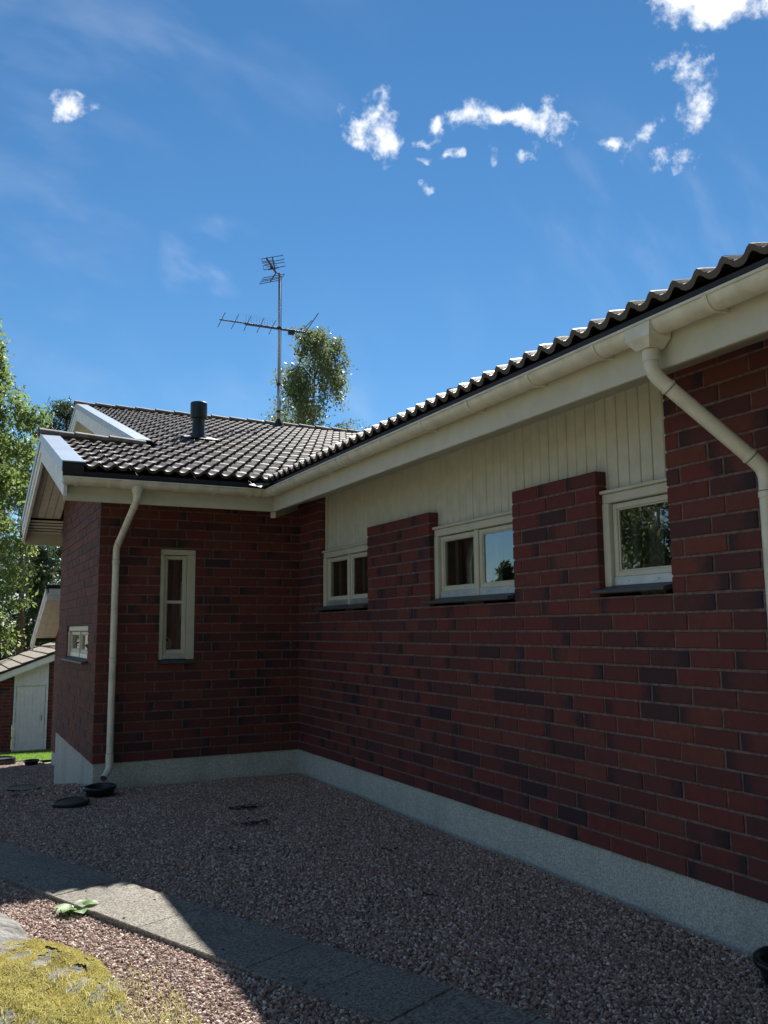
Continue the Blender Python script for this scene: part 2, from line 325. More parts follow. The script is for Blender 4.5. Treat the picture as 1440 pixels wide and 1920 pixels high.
# ------------------------------------------------------------------ ground
def gz(x, y):
    z = -0.255
    if y > 0.0: z -= 0.135 * min(y, 4.0) * (1 - math.exp(-y * 1.2)) + (0.095 * (min(y, 22) - 4.0) if y > 4 else 0)
    if x < -3.0: z -= 0.0
    z += 0.012 * math.sin(x * 2.1 + y * .7) * math.sin(y * 1.3) + 0.006 * math.sin(x * 6.3) * math.sin(y * 5.1 + 1)
    return z
def axis_vals(fine0, fine1, step, far):
    a = list(np.arange(fine0, fine1 + 1e-6, step)); d = step
    lo, hi = fine0, fine1; L, H = [], []
    while lo > -far or hi < far:
        d *= 1.5; lo -= d; hi += d; L.append(lo); H.append(hi)
    return L[::-1] + a + H
xs, ys = axis_vals(-8, 4, .4, 900), axis_vals(-10, 26, .4, 900)
g = MB(); nx = len(xs)
g.v = [(x, y, gz(x, y) - 0.03) for y in ys for x in xs]; g.t = [(0, 0, 0)] * len(g.v)
g.f = [(j * nx + i, j * nx + i + 1, (j + 1) * nx + i + 1, (j + 1) * nx + i) for j in range(len(ys) - 1) for i in range(nx - 1)]
tag(g.obj('ground', 'soil', smooth=True), kind='structure')

# paving strip geometry: direction PD, normal PN; the strip lies between n = -4.075 and -3.62
PD, PN = Vector((.3801, -.9249, 0)), Vector((.9249, .3801, 0))
PW0, PW1 = -4.075, -3.622
def pco(x, y): return PD.x * x + PD.y * y, PN.x * x + PN.y * y        # along, across

# moss-covered bedrock at the near corner: edge polyline (x as a function of y)
EDGE = [(-3.0, -3.75), (-3.35, -3.35), (-3.55, -3.22), (-3.9, -3.08), (-4.2, -3.00), (-4.45, -2.94), (-4.65, -2.82), (-5.0, -2.73), (-5.25, -2.68), (-5.6, -2.68), (-6.2, -2.62), (-7.5, -2.6), (-9.0, -2.6)]
def edge_x(y):
    for (y0, x0), (y1, x1) in zip(EDGE, EDGE[1:]):
        if y1 <= y <= y0: return x0 + (x1 - x0) * (y - y0) / (y1 - y0)
    return -99 if y > EDGE[0][0] else -2.6

# gravel bed: an emitter sheet of small cells, plus stones scattered by geometry nodes
def stones(name, cell, keep, x0, x1, y0, y1, density, smin, smax, seed):
    mb = MB(); idx = {}
    nxx, nyy = int((x1 - x0) / cell), int((y1 - y0) / cell)
    def vid(i, j):
        if (i, j) not in idx:
            x, y = x0 + i * cell, y0 + j * cell; idx[i, j] = len(mb.v); mb.v.append((x, y, gz(x, y))); mb.t.append((0, 0, 0))
        return idx[i, j]
    for j in range(nyy):
        for i in range(nxx):
            if keep(x0 + (i + .5) * cell, y0 + (j + .5) * cell): mb.f.append((vid(i, j), vid(i + 1, j), vid(i + 1, j + 1), vid(i, j + 1)))
    o = mb.obj(name, 'gravel_base', smooth=True)
    t = bpy.data.node_groups.new(name + '_nodes', 'GeometryNodeTree')
    t.interface.new_socket('Geometry', in_out='INPUT', socket_type='NodeSocketGeometry'); t.interface.new_socket('Geometry', in_out='OUTPUT', socket_type='NodeSocketGeometry')
    gi, go = N(t, 'NodeGroupInput'), N(t, 'NodeGroupOutput')
    dp = N(t, 'GeometryNodeDistributePointsOnFaces'); dp.distribute_method = 'RANDOM'; dp.inputs['Density'].default_value = density; dp.inputs['Seed'].default_value = seed
    t.links.new(gi.outputs[0], dp.inputs['Mesh'])
    ico = N(t, 'GeometryNodeMeshIcoSphere'); ico.inputs['Radius'].default_value = 1.0; ico.inputs['Subdivisions'].default_value = 1
    sm = N(t, 'GeometryNodeSetMaterial'); sm.inputs['Material'].default_value = MAT['pebble']; t.links.new(ico.outputs[0], sm.inputs[0])
    ip = N(t, 'GeometryNodeInstanceOnPoints'); t.links.new(dp.outputs['Points'], ip.inputs['Points']); t.links.new(sm.outputs[0], ip.inputs['Instance'])
    rr = N(t, 'FunctionNodeRandomValue'); rr.data_type = 'FLOAT_VECTOR'; rr.inputs[0].default_value = (0, 0, 0); rr.inputs[1].default_value = (6.28, 6.28, 6.28); rr.inputs['Seed'].default_value = seed + 1
    rs = N(t, 'FunctionNodeRandomValue'); rs.data_type = 'FLOAT_VECTOR'; rs.inputs[0].default_value = (smin, smin, smin * .7); rs.inputs[1].default_value = (smax, smax, smax * .75); rs.inputs['Seed'].default_value = seed + 2
    t.links.new(rr.outputs[0], ip.inputs['Rotation']); t.links.new(rs.outputs[0], ip.inputs['Scale'])
    st = N(t, 'GeometryNodeStoreNamedAttribute'); st.data_type = 'FLOAT'; st.domain = 'INSTANCE'; st.inputs['Name'].default_value = 'tone'
    rt = N(t, 'FunctionNodeRandomValue'); rt.data_type = 'FLOAT'; rt.inputs['Seed'].default_value = seed + 3
    t.links.new(ip.outputs[0], st.inputs['Geometry']); t.links.new(rt.outputs[1], st.inputs['Value'])
    jn = N(t, 'GeometryNodeJoinGeometry'); t.links.new(gi.outputs[0], jn.inputs[0]); t.links.new(st.outputs[0], jn.inputs[0]); t.links.new(jn.outputs[0], go.inputs[0])
    md = o.modifiers.new('stones', 'NODES'); md.node_group = t
    return o
def keep_near(x, y):
    if x > -.02 or (x > -2.2 and y > -.02): return False
    if x < edge_x(y) - .16 and y < -2.9: return False
    a, b = pco(x, y)
    return not (PW0 + .02 < b < PW1 - .02)
tag(stones('gravel', .06, keep_near, -4.3, 0.0, -7.6, 0.0, 5200, .0045, .0150, 3), 'loose reddish crushed gravel bed between the path and the house walls', 'gravel', kind='stuff')
def keep_far(x, y):
    if x > -2.2 and y < 3.3: return False
    if x > -1.5: return False
    a, b = pco(x, y)
    return not (PW0 + .02 < b < PW1 - .02)
tag(stones('gravel', .12, keep_far, -6.2, -1.4, 0.0, 12.4, 1300, .010, .022, 9), 'coarse gravel strip running back past the gable wall', 'gravel', kind='stuff')

# concrete slabs of the path
path = tag(empty('path', (0, 0, 0)), kind='structure')
slab_len = .4335
for i in range(-9, 16):
    a0 = 1.34 + i * slab_len; mb = MB(); j = random.uniform
    c = []
    dz = j(-.003, .004)
    M = Matrix.Translation((PD * (a0 + slab_len / 2) + PN * ((PW0 + PW1) / 2)) + Vector((0, 0, -.246 + dz))) @ Matrix.Rotation(math.atan2(PD.y, PD.x) + j(-.006, .006), 4, 'Z') @ Matrix.Rotation(j(-.006, .006), 4, 'X')
    ctr = M.translation
    if ctr.y > .0: M.translation.z += gz(ctr.x, ctr.y) + .255
    h, w = slab_len / 2 - .0009, (PW1 - PW0) / 2
    mb.box(-h, h, -w, w, -.05, .014, .004, M)
    mb.obj('slab', 'slab', path)

# ------------------------------------------------------------------ house: walls
house = tag(empty('brick_house', (0, 0, 0)), 'dark red brick house with cream eaves, gutters and grey tiled roof', 'house')
m_ = .315; ca, sa = 1 / math.hypot(1, m_), m_ / math.hypot(1, m_)
EAVE, ZE = -.60, 2.885                     # tile edge line and mean tile plane height there
def roof_z(d): return ZE + m_ * (d - EAVE)  # d = Y for the back roof, X for the side roof

FR = {'side': (Vector((0, 0, 0)), Vector((0, -1, 0)), Vector((-1, 0, 0))),     # origin, along u, outward n
      'back': (Vector((0, 0, 0)), Vector((-1, 0, 0)), Vector((0, -1, 0))),
      'gable': (Vector((-2.2, 0, 0)), Vector((0, 1, 0)), Vector((-1, 0, 0)))}
def wall_matrix(k):
    o, u, n = FR[k]; return Matrix(((u.x, n.x, 0, o.x), (u.y, n.y, 0, o.y), (u.z, n.z, 1, o.z), (0, 0, 0, 1)))
WM = {k: wall_matrix(k) for k in FR}
def wp(k, u, n, z): return WM[k] @ Vector((u, n, z))

def brick_verts(L, H=.085, D=.085, c=.0035):
    """brick in local (u, n, z), front at n = 0: chamfered front face, sides back to -D"""
    x0, x1, z0, z1 = 0, L, 0, H
    vs = [(x0 + c, 0, z0 + c), (x1 - c, 0, z0 + c), (x1 - c, 0, z1 - c), (x0 + c, 0, z1 - c),
          (x0, -c, z0), (x1, -c, z0), (x1, -c, z1), (x0, -c, z1), (x0, -D, z0), (x1, -D, z0), (x1, -D, z1), (x0, -D, z1)]
    fs = [(0, 1, 2, 3), (0, 4, 5, 1), (1, 5, 6, 2), (2, 6, 7, 3), (3, 7, 4, 0), (4, 8, 9, 5), (5, 9, 10, 6), (6, 10, 11, 7), (7, 11, 8, 4)]
    return vs, fs
BRICK_MESH = {}
def brick_mesh(L):
    k = round(L, 3)
    if k not in BRICK_MESH:
        vs, fs = brick_verts(k); mb = MB(); mb.add(vs, fs, [(0, v[0] / .285 if k > .2 else v[0] / .285 + .2, 0) for v in vs]); BRICK_MESH[k] = mb.mesh('brick', 'brick', tone=True)
    return BRICK_MESH[k]
SIDE_END = 9.6
def side_solid(k):
    z = .1 * k + .04
    if z < 1.5: return [(0, SIDE_END)]
    if z < 2.285: return [(0, .6), (1.8, 3.0), (4.2, 5.1), (5.7, SIDE_END)]
    return [(0, .6), (5.7, SIDE_END)]
def back_solid(k):
    e = 2.2 if k % 2 == 0 else 2.1
    return [(0, e)] if not 10 <= k <= 21 else [(0, 1.19), (1.57, e)]
def gable_solid(k):
    s = .1 if k % 2 == 0 else 0.0
    return [(s, 3.3)] if not 10 <= k <= 13 else [(s, .6), (2.4, 3.3)]
ALL_BRICKS = []
def lay(k, n_courses, solid, off_even, off_odd, limit=None):
    for c in range(n_courses):
        off = off_even if c % 2 == 0 else off_odd
        for a, b in solid(c):
            js = [off + .3 * i for i in range(-4, 40)]
            cuts = [a] + [j for j in js if a + .045 < j < b - .045] + [b]
            for u0, u1 in zip(cuts, cuts[1:]):
                g0 = 0 if u0 == a else .0065; g1 = 0 if u1 == b else .0065
                um, zm = (u0 + u1) / 2, .1 * c + .042
                if limit and not limit(um, zm): continue
                ALL_BRICKS.append((k, u0 + g0, u1 - g1, .1 * c))
lay('side', 28, side_solid, 0.0, .1)
lay('back', 28, back_solid, .2, .1)
lay('gable', 36, gable_solid, .1, 0.0 - .015 + .0, lambda u, z: z < roof_z(u if u < 1.87 else 3.74 - u) - .18)
cpos = cam.matrix_world.translation
def px_of(p):
    d = p - cpos; zf = d.dot(fwd)
    if zf < .1: return None
    return 720 + 1626.8 * d.dot(rgt) / zf, 960 - 1626.8 * d.dot(upv) / zf, zf
def brick_size(b):
    k, u0, u1, z0 = b
    ps = [px_of(wp(k, u, 0, z)) for u, z in ((u0, z0), (u1, z0), (u1, z0 + .085), (u0, z0 + .085))]
    if any(p is None for p in ps): return 0
    cx = sum(p[0] for p in ps) / 4; cyy = sum(p[1] for p in ps) / 4
    if not (0 < cx < 1440 and 0 < cyy < 1920): return 0
    if k == 'side' and .1 * round(z0 * 10) > 2.69: return 0
    a = 0
    for i in range(4): a += ps[i][0] * ps[(i + 1) % 4][1] - ps[(i + 1) % 4][0] * ps[i][1]
    return abs(a) / 2
order = sorted(range(len(ALL_BRICKS)), key=lambda i: -brick_size(ALL_BRICKS[i]))
single = set(order[:300])
walls = {}
def mortar_box(mb, k, u0, u1, z0, z1, back=-.08, front=-.007):
    mb.box(u0, u1, back, front, z0, z1, 0, WM[k])
for k, boxes in {'side': [(0, SIDE_END, 0, 1.497), (.0, .594, 1.497, 2.79), (1.806, 2.994, 1.497, 2.278), (4.206, 5.094, 1.497, 2.278), (5.706, SIDE_END, 1.497, 2.79)],
                 'back': [(0, 2.192, 0, .985), (0, 1.184, .985, 2.185), (1.576, 2.192, .985, 2.185), (0, 2.192, 2.185, 2.79)],
                 'gable': [(.085, 3.292, 0, .985), (.085, .594, .985, 1.385), (2.406, 3.292, .985, 1.385), (.085, 3.292, 1.385, 2.72)]}.items():
    mb = MB()
    for bx in boxes: mortar_box(mb, k, *bx)
    if k == 'gable':   # the triangle under the gable roof
        mb.prism([(.085, 2.72), (3.292, 2.72), (3.292, 2.95), (1.87, 3.44), (.085, 2.92)], -.08, -.007, lambda p, w: tuple(wp('gable', p[0], w, p[1])))
    walls[k] = mb.obj('wall', 'mortar', house)
rest = MB()
for i, b in enumerate(ALL_BRICKS):
    k, u0, u1, z0 = b; L = u1 - u0
    jit = Matrix.Translation((random.uniform(-.0012, .0012), random.uniform(-.0015, .0018), random.uniform(-.001, .001))) @ Matrix.Rotation(random.uniform(-.004, .004), 4, 'Z') @ Matrix.Rotation(random.uniform(-.003, .003), 4, 'Y')
    M = WM[k] @ Matrix.Translation((u0, 0, z0)) @ jit
    if i in single:
        o = link('brick', brick_mesh(L), walls[k]); o.matrix_world = M
    else:
        vs, fs = brick_verts(L); r1, r2 = random.random(), random.random()
        rest.add([tuple(M @ Vector(v)) for v in vs], fs, [(r1, v[0] / .285, r2) for v in vs])
rest_o = rest.obj('brickwork', 'brick', house, tone=True); rest_o['kind'] = 'stuff'

# plinth
mb = MB(); mb.box(.014, .10, -SIDE_END, .10, -1.0, -.002); mb.box(-2.186, .0135, .014, .10, -1.2, -.0022); mb.box(-2.1858, -2.10, .1005, 3.28, -1.6, -.0024)
mb.obj('plinth', 'plinth', house)
# far sides, so that the volume is closed
mb = MB(); mb.box(8.0, 8.1, -12, 18, -2, 2.7); mb.box(.1, 8.0, -SIDE_END - .1, -SIDE_END, -1, 2.7); mb.box(-.95, -.9, 3.3, 12.3, -2.5, 3.3); mb.box(-2.09, -.91, 3.2, 3.27, -2, 2.6); mb.box(.0, .11, .0, .11, 0, 2.79); mb.box(-.9, 8.0, 12.3, 12.4, -2.5, 4.3)
mb.obj('rear_wall', 'mortar', house)
mb = MB(); mb.box(.3, 3.6, -9, -.3, .28, .30); mb.box(3.6, 3.7, -9, -.3, .3, 2.5); mb.box(.11, 3.6, -.3, -.2, .3, 2.5); mb.box(.11, 3.7, -9, -.2, 2.5, 2.55); mb.box(.11, 3.6, -2.45, -2.40, .3, 2.5); mb.box(.11, 3.6, -4.7, -4.65, .3, 2.5)
mb.box(-2.09, .1, .11, 3.2, .28, .3); mb.box(-2.09, .1, 2.9, 2.95, .3, 2.5); mb.box(-.1, -.05, .11, 2.9, .3, 2.5); mb.box(-2.09, .1, .11, 3.2, 2.5, 2.55)
mb.obj('interior_wall', 'interior', house)

# cladding between and above the windows: vertical boards
clad = MB().box(.115, .125, -5.72, -.58, 2.10, 2.95).obj('cladding', 'cream_board', house)
bw = (5.7 - .6) / 52
for i in range(52):
    u0 = .6 + i * bw; d = random.uniform(-.0012, .0012)
    MB().box(u0 + .0022, u0 + bw - .0022, -.115, -.093 + d, 2.135, 2.92, .004, WM['side']).obj('board', 'cream_board', clad)
for u0, u1 in ((.6, .622), (5.678, 5.7)):
    MB().box(u0, u1, -.092, -.07, 2.14, 2.92, .003, WM['side']).obj('edge_strip', 'cream_board', clad)

# ------------------------------------------------------------------ windows
def pane(w, Mx, a, b, za, zb):
    vs = [Mx @ Vector((u, -.066, z)) for u, z in ((a, za), (b, za), (b, zb), (a, zb))]; nn = (vs[1] - vs[0]).cross(vs[2] - vs[1]); out = Mx.to_3x3() @ Vector((0, 1, 0))
    MB().add([tuple(v) for v in vs], [(0, 1, 2, 3) if nn.dot(out) > 0 else (3, 2, 1, 0)]).obj('pane', 'glass', w)
def window(k, u0, u1, z0, z1, sashes, label, transom=None, sill_out=.045, casing=.055, deep=.085, top_drip=True, side_cas=(.06, .06), sill_side=(.03, -.02), rec=0.0):
    Mx = WM[k] @ Matrix.Translation((0, -rec, 0)); w = empty('window'); w.parent = house; w['label'] = label
    n0, n1 = -deep, -.030
    def B(name, a, b, na, nb, za, zb, mt='cream', c=.004):
        return MB().box(a, b, na, nb, za, zb, c, Mx).obj(name, mt, w)
    cl_, cr2 = side_cas
    B('jamb', u0, u0 + cl_, n0, n1 + .012, z0, z1 - .0585); B('jamb', u1 - cr2, u1, n0, n1 + .012, z0, z1 - .0585)
    B('head', u0, u1, n0, n1 + .008, z1 - .058, z1)
    if top_drip: B('head_drip', u0 - .004, u1 + .004, n0 - .005, n1 + .028, z1 + .0008, z1 + .022)
    edges = [u0 + cl_ + (u1 - u0 - cl_ - cr2) * s for s in sashes]
    dz = z0 + .055
    for i, (a, b) in enumerate(zip(edges, edges[1:])):
        mw = .026
        a2 = a + (mw if i else .003); b2 = b - (mw if i < len(edges) - 2 else .003)
        if i: B('mullion', a - mw + .003, a + mw - .003, n0, n1 - .004, z0 + .004, z1 - .0588)
        sn0, sn1 = -.078, -.048
        zt, zb, fw = z1 - .064, dz + .004, .034
        s = MB()
        s.box(a2, a2 + fw, sn0, sn1, zb, zt, .003, Mx); s.box(b2 - fw, b2, sn0, sn1, zb, zt, .003, Mx)
        s.box(a2 + fw, b2 - fw, sn0, sn1 - .001, zt - fw, zt, .003, Mx); s.box(a2 + fw, b2 - fw, sn0, sn1 - .001, zb, zb + fw, .003, Mx)
        s.box(a2 + fw - .001, a2 + fw + .009, sn0, sn1 - .010, zb + fw, zt - fw, .002, Mx); s.box(b2 - fw - .009, b2 - fw + .001, sn0, sn1 - .010, zb + fw, zt - fw, .002, Mx)
        s.box(a2 + fw + .009, b2 - fw - .009, sn0, sn1 - .0105, zb + fw - .001, zb + fw + .009, .002, Mx); s.box(a2 + fw + .009, b2 - fw - .009, sn0, sn1 - .0105, zt - fw - .009, zt - fw + .001, .002, Mx)
        s.obj('sash', 'cream', w)
        if transom:
            zt_ = transom; B('glazing_bar', a2 + fw, b2 - fw, sn0, sn1 - .004, zt_ - .016, zt_ + .016, 'cream', .003)
            for za, zb_ in ((zb + fw, zt_ - .016), (zt_ + .016, zt - fw)): pane(w, Mx, a2 + fw + .004, b2 - fw - .004, za + .004, zb_ - .004)
        else: pane(w, Mx, a2 + fw + .004, b2 - fw - .004, zb + fw + .004, zt - fw - .004)
        B('drip_strip', a2 - .002, b2 + .002, -.06, -.040, z0 + .006, dz + .004, 'aluminium', .002)
        for ss in (.25, .72):
            p = wp(k, a2 + (b2 - a2) * ss, -.0395 - rec, z0 + .032); nn = FR[k][2]
            MB().tube([p, p + nn * .002], .0035, 8).obj('screw', 'joint_line', w)
        # inner lining and inner sash, seen through the glass
        s = MB(); s.box(a2 + .005, a2 + .030, -.24, -.079, zb, zt, 0, Mx); s.box(b2 - .030, b2 - .005, -.24, -.079, zb, zt, 0, Mx); s.box(a2, b2, -.24, -.079, zt - .035, zt - .005, 0, Mx); s.box(a2, b2, -.24, -.079, zb + .005, zb + .03, 0, Mx)
        s.obj('lining', 'cream', w)
        s = MB(); s.box(a2 + .030, a2 + .075, -.20, -.165, zb + .03, zt - .035, .003, Mx); s.box(b2 - .075, b2 - .030, -.20, -.165, zb + .03, zt - .035, .003, Mx)
        s.obj('inner_sash', 'cream', w)
    # sill: dark tile slab falling outwards
    a, b = u0 - sill_side[0], u1 + sill_side[1]
    mb = MB(); prof = [(-.075, z0 + .008), (sill_out, z0 - .022), (sill_out, z0 - .040), (sill_out - .012, z0 - .046), (-.075, z0 - .022)]
    mb.prism(prof, a, b, lambda p, q: tuple(WM[k] @ Vector((q, p[0], p[1])))); mb.obj('sill', 'slate_sill', w)
    return w
window('side', .6, 1.8, 1.56, 2.135, (0, .5, 1), 'two-light cream window nearest the inner corner of the house', rec=.028, side_cas=(.06, .014))
window('side', 3.0, 4.2, 1.56, 2.135, (0, .5, 1), 'two-light cream window between the two short brick piers', rec=.028, side_cas=(.06, .014))
window('side', 5.1, 5.7, 1.56, 2.135, (0, 1), 'single-light cream window beside the sloping downpipe', rec=.028, side_cas=(.06, .014))
window('back', 1.19, 1.57, 1.015, 2.180, (0, 1), 'tall narrow cream window with one glazing bar', transom=1.62, sill_out=.035, side_cas=(.085, .045), top_drip=False, sill_side=(.02, .0))
window('gable', .6, 2.4, 1.01, 1.38, (0, .5, 1), 'low cream window in the gable wall', sill_out=.06, top_drip=False, side_cas=(.06, .06))

# ------------------------------------------------------------------ eaves: fascia, soffit, gutters
FX, FB, FT = -.49, 2.575, 2.80
fas = MB().box(FX, FX + .028, -SIDE_END - .5, FX + .028, FB, FT, .004).obj('fascia', 'cream', house)
MB().box(-2.62, FX - .0005, FX, FX + .028, FB + .001, FT, .004).obj('fascia', 'cream', house)
mb = MB(); mb.add([(FX + .03, FX + .0, FB + .012), (FX + .03, -SIDE_END - .5, FB + .012), (.12, -SIDE_END - .5, FB + .012 + m_ * .58), (.12, FX, FB + .012 + m_ * .58), (FX + .03, FX, FB + .03), (FX + .03, -SIDE_END - .5, FB + .03), (.12, -SIDE_END - .5, FB + .03 + m_ * .58), (.12, FX, FB + .03 + m_ * .58)], [(0, 1, 2, 3), (4, 7, 6, 5), (0, 4, 5, 1), (2, 6, 7, 3), (1, 5, 6, 2), (0, 3, 7, 4)]); mb.obj('soffit', 'cream_board', house)
mb = MB(); mb.add([(FX, FX + .03, FB + .013), (-2.60, FX + .03, FB + .013), (-2.60, .12, FB + .013 + m_ * .58), (.12, .12, FB + .013 + m_ * .58), (FX, FX + .03, FB + .031), (-2.60, FX + .03, FB + .031), (-2.60, .12, FB + .031 + m_ * .58), (.12, .12, FB + .031 + m_ * .58)], [(0, 1, 2, 3), (4, 7, 6, 5), (0, 4, 5, 1), (2, 6, 7, 3), (1, 5, 6, 2), (0, 3, 7, 4)]); mb.obj('soffit', 'soffit', house)
# rafter end poking out below the fascia at the inner corner
mb = MB(); mb.prism([(0, 0), (.62, .17), (.62, .28), (0, .12)], -.03, .03, lambda p, w: (-.46 + p[0] * .7071 - w * .7071, -.40 + p[0] * .7071 + w * .7071, FB - .055 + p[1])); mb.obj('rafter_end', 'cream', house)

GR, GC, GZ = .068, -.565, 2.785            # gutter radius, centre line, rim height
def gutter_section(n=14):
    pts = [(GR * math.cos(math.pi + math.pi * i / n), GR * math.sin(math.pi + math.pi * i / n)) for i in range(n + 1)]
    inner = [((GR - .004) * math.cos(math.pi + math.pi * i / n), (GR - .004) * math.sin(math.pi + math.pi * i / n)) for i in range(n, -1, -1)]
    return pts + inner
def gutter(axis, end):
    sec = gutter_section(); mb = MB(); n = len(sec); vs = []
    for e in (0, 1):
        for s_, zz in sec:
            off = GC - 0 + s_                                    # s_ < 0 is the outer side
            pos = off if e == 0 else end                         # mitre on x = y
            vs.append((off, pos, GZ + zz) if axis == 'Y' else (pos, off, GZ + zz))
    fs = [(i, (i + 1) % n, n + (i + 1) % n, n + i) for i in range(n)]; mb.add(vs, fs)
    # rolled bead on the front rim
    o_ = GC - GR - .002
    p0, p1 = ((o_, o_, GZ), (o_, end, GZ)) if axis == 'Y' else ((o_, o_, GZ), (end, o_, GZ))
    mb.tube([p0, p1], .009, 8)
    if axis == 'X':   # stop end
        k = 15; b = len(mb.v); mb.add([(end, GC + GR * math.cos(math.pi + math.pi * i / 14), GZ + GR * math.sin(math.pi + math.pi * i / 14)) for i in range(k)], [tuple(range(k))])
    o = mb.obj('gutter', 'gutter', house, smooth=False); me = o.data
    for p in me.polygons: p.use_smooth = True
    try: me.set_sharp_from_angle(angle=math.radians(40))
    except Exception: pass
    return o
g_side, g_back = gutter('Y', -SIDE_END - .4), gutter('X', -2.64)
def arc_pt(axis, pos, r, a):
    s_, zz = r * math.cos(a), r * math.sin(a)
    return (GC + s_, pos, GZ + zz) if axis == 'Y' else (pos, GC + s_, GZ + zz)
def bracket(axis, pos, par):
    mb = MB(); pts = [arc_pt(axis, pos, GR + .004, math.pi + math.pi * i / 12 * 1.0) for i in range(12)]
    vs = []; n = len(pts)
    for dw in (-.011, .011):
        for r in (GR + .001, GR + .007):
            vs += [arc_pt(axis, pos + dw, r, math.pi + math.pi * 1.02 * i / 12) for i in range(n)]
    fs = []
    for i in range(n - 1):
        for a, b in ((0, 1), (1, 3), (3, 2), (2, 0)): fs.append((a * n + i, a * n + i + 1, b * n + i + 1, b * n + i))
    mb.add(vs, fs)
    zz = GZ - GR * .55
    if axis == 'Y': mb.box(GC + GR * .55, FX + .002, pos - .010, pos + .010, zz - .030, zz - .008, .002)
    else: mb.box(pos - .010, pos + .010, GC + GR * .55, FX + .002, zz - .030, zz - .008, .002)
    mb.obj('bracket', 'gutter', par)
def collar(axis, pos, par, w=.045, dark=True):
    mb = MB(); n = 15; vs = []
    for dw in (-w, w):
        for r in (GR + .0005, GR + .005): vs += [arc_pt(axis, pos + dw, r, math.pi + math.pi * i / (n - 1)) for i in range(n)]
    fs = []
    for i in range(n - 1):
        for a, b in ((0, 1), (1, 3), (3, 2), (2, 0)): fs.append((a * n + i, a * n + i + 1, b * n + i + 1, b * n + i))
    mb.add(vs, fs); mb.obj('joint_collar', 'gutter', par, smooth=False)
    if dark:
        mb = MB(); vs = []
        for dw in (w, w + .0025):
            for r in (GR + .0005, GR + .0062): vs += [arc_pt(axis, pos + dw, r, math.pi + math.pi * i / (n - 1)) for i in range(n)]
        mb.add(vs, fs); mb.obj('joint_seal', 'joint_line', par)
for y in (-.82, -1.45, -2.1, -2.72, -3.35, -4.0, -4.62, -5.28, -5.86, -6.62, -7.2, -7.9, -8.6, -9.3): bracket('Y', y, g_side)
for y in (-.72, -2.55): collar('Y', y, g_side)
collar('Y', -6.2, g_side, .085)
for x in (-2.52, -2.22, -1.55, -1.15, -.78): bracket('X', x, g_back)
for x in (-.70, -2.0): collar('X', x, g_back, .03 if x > -1 else .10, x > -1)

def bend(p0, p1, p2, r=.06, n=5):
    """round the corner p1"""
    p0, p1, p2 = Vector(p0), Vector(p1), Vector(p2); a, b = (p0 - p1).normalized() * r, (p2 - p1).normalized() * r
    return [tuple((p1 + a) * (1 - t) ** 2 + p1 * 2 * t * (1 - t) + (p1 + b) * t * t) for t in [i / n for i in range(n + 1)]]
def downpipe(pts, rad, bands, label):
    d = empty('downpipe'); d.parent = house; d['label'] = label
    path = [pts[0]]
    for a, b, c in zip(pts, pts[1:], pts[2:]): path += bend(a, b, c, .055)
    path.append(pts[-1])
    mb = MB().tube(path, rad, 20, cap=False); mb.obj('pipe', 'gutter', d, smooth=True)
    MB().tube([path[-1], tuple(Vector(path[-1]) + (Vector(path[-2]) - Vector(path[-1])).normalized() * .03)], rad * .93, 16).obj('pipe_mouth', 'joint_line', d)
    for p, dr, l in bands:
        p, dr = Vector(p), Vector(dr).normalized()
        MB().tube([p - dr * l, p - dr * (l - .002), p + dr * (l - .002), p + dr * l], [rad + .0005, rad + .004, rad + .004, rad + .0005], 20).obj('sleeve', 'gutter', d, smooth=False)
        MB().tube([p + dr * l, p + dr * (l + .003)], rad + .002, 20).obj('sleeve_seal', 'joint_line', d)
    return d
PR = .034
A1, A2, A3, A4, A5 = (-1.945, -.565, 2.74), (-1.945, -.565, 2.60), (-2.045, -.085, 2.17), (-2.045, -.085, -.045), (-2.115, -.20, -.115)
dv = Vector(A3) - Vector(A2)
d1 = downpipe([A1, A2, A3, A4, A5], PR, [((-1.945, -.565, 2.655), (0, 0, 1), .03), (Vector(A2) + dv * .14, dv, .006), (Vector(A2) + dv * .88, dv, .006), ((-2.045, -.085, 2.02), (0, 0, 1), .02), ((-2.045, -.085, 1.03), (0, 0, 1), .014), ((-2.045, -.085, .055), (0, 0, 1), .05)], 'cream downpipe at the outer corner emptying into a black gully')
for z in (1.95, .9): MB().box(-2.055, -2.035, -.06, 0.0, z - .012, z + .012).obj('wall_clip', 'gutter', d1)
PR2 = .037
B1, B2, B3, B4 = (-.565, -6.205, 2.70), (-.565, -6.205, 2.545), (-.095, -6.44, 2.06), (-.095, -6.44, -.02)
dv = Vector(B3) - Vector(B2)
d2 = downpipe([B1, B2, B3, B4, (-.150, -6.455, -.10)], PR2, [((-.565, -6.205, 2.63), (0, 0, 1), .03), (Vector(B2) + dv * .15, dv, .008), (Vector(B2) + dv * .86, dv, .008), ((-.095, -6.44, 1.94), (0, 0, 1), .016), ((-.095, -6.44, 1.12), (0, 0, 1), .014)], 'cream downpipe slanting from the gutter hopper to the long brick wall')
for z in (1.85, .8): MB().box(-.06, 0.0, -6.45, -6.43, z - .012, z + .012).obj('wall_clip', 'gutter', d2)
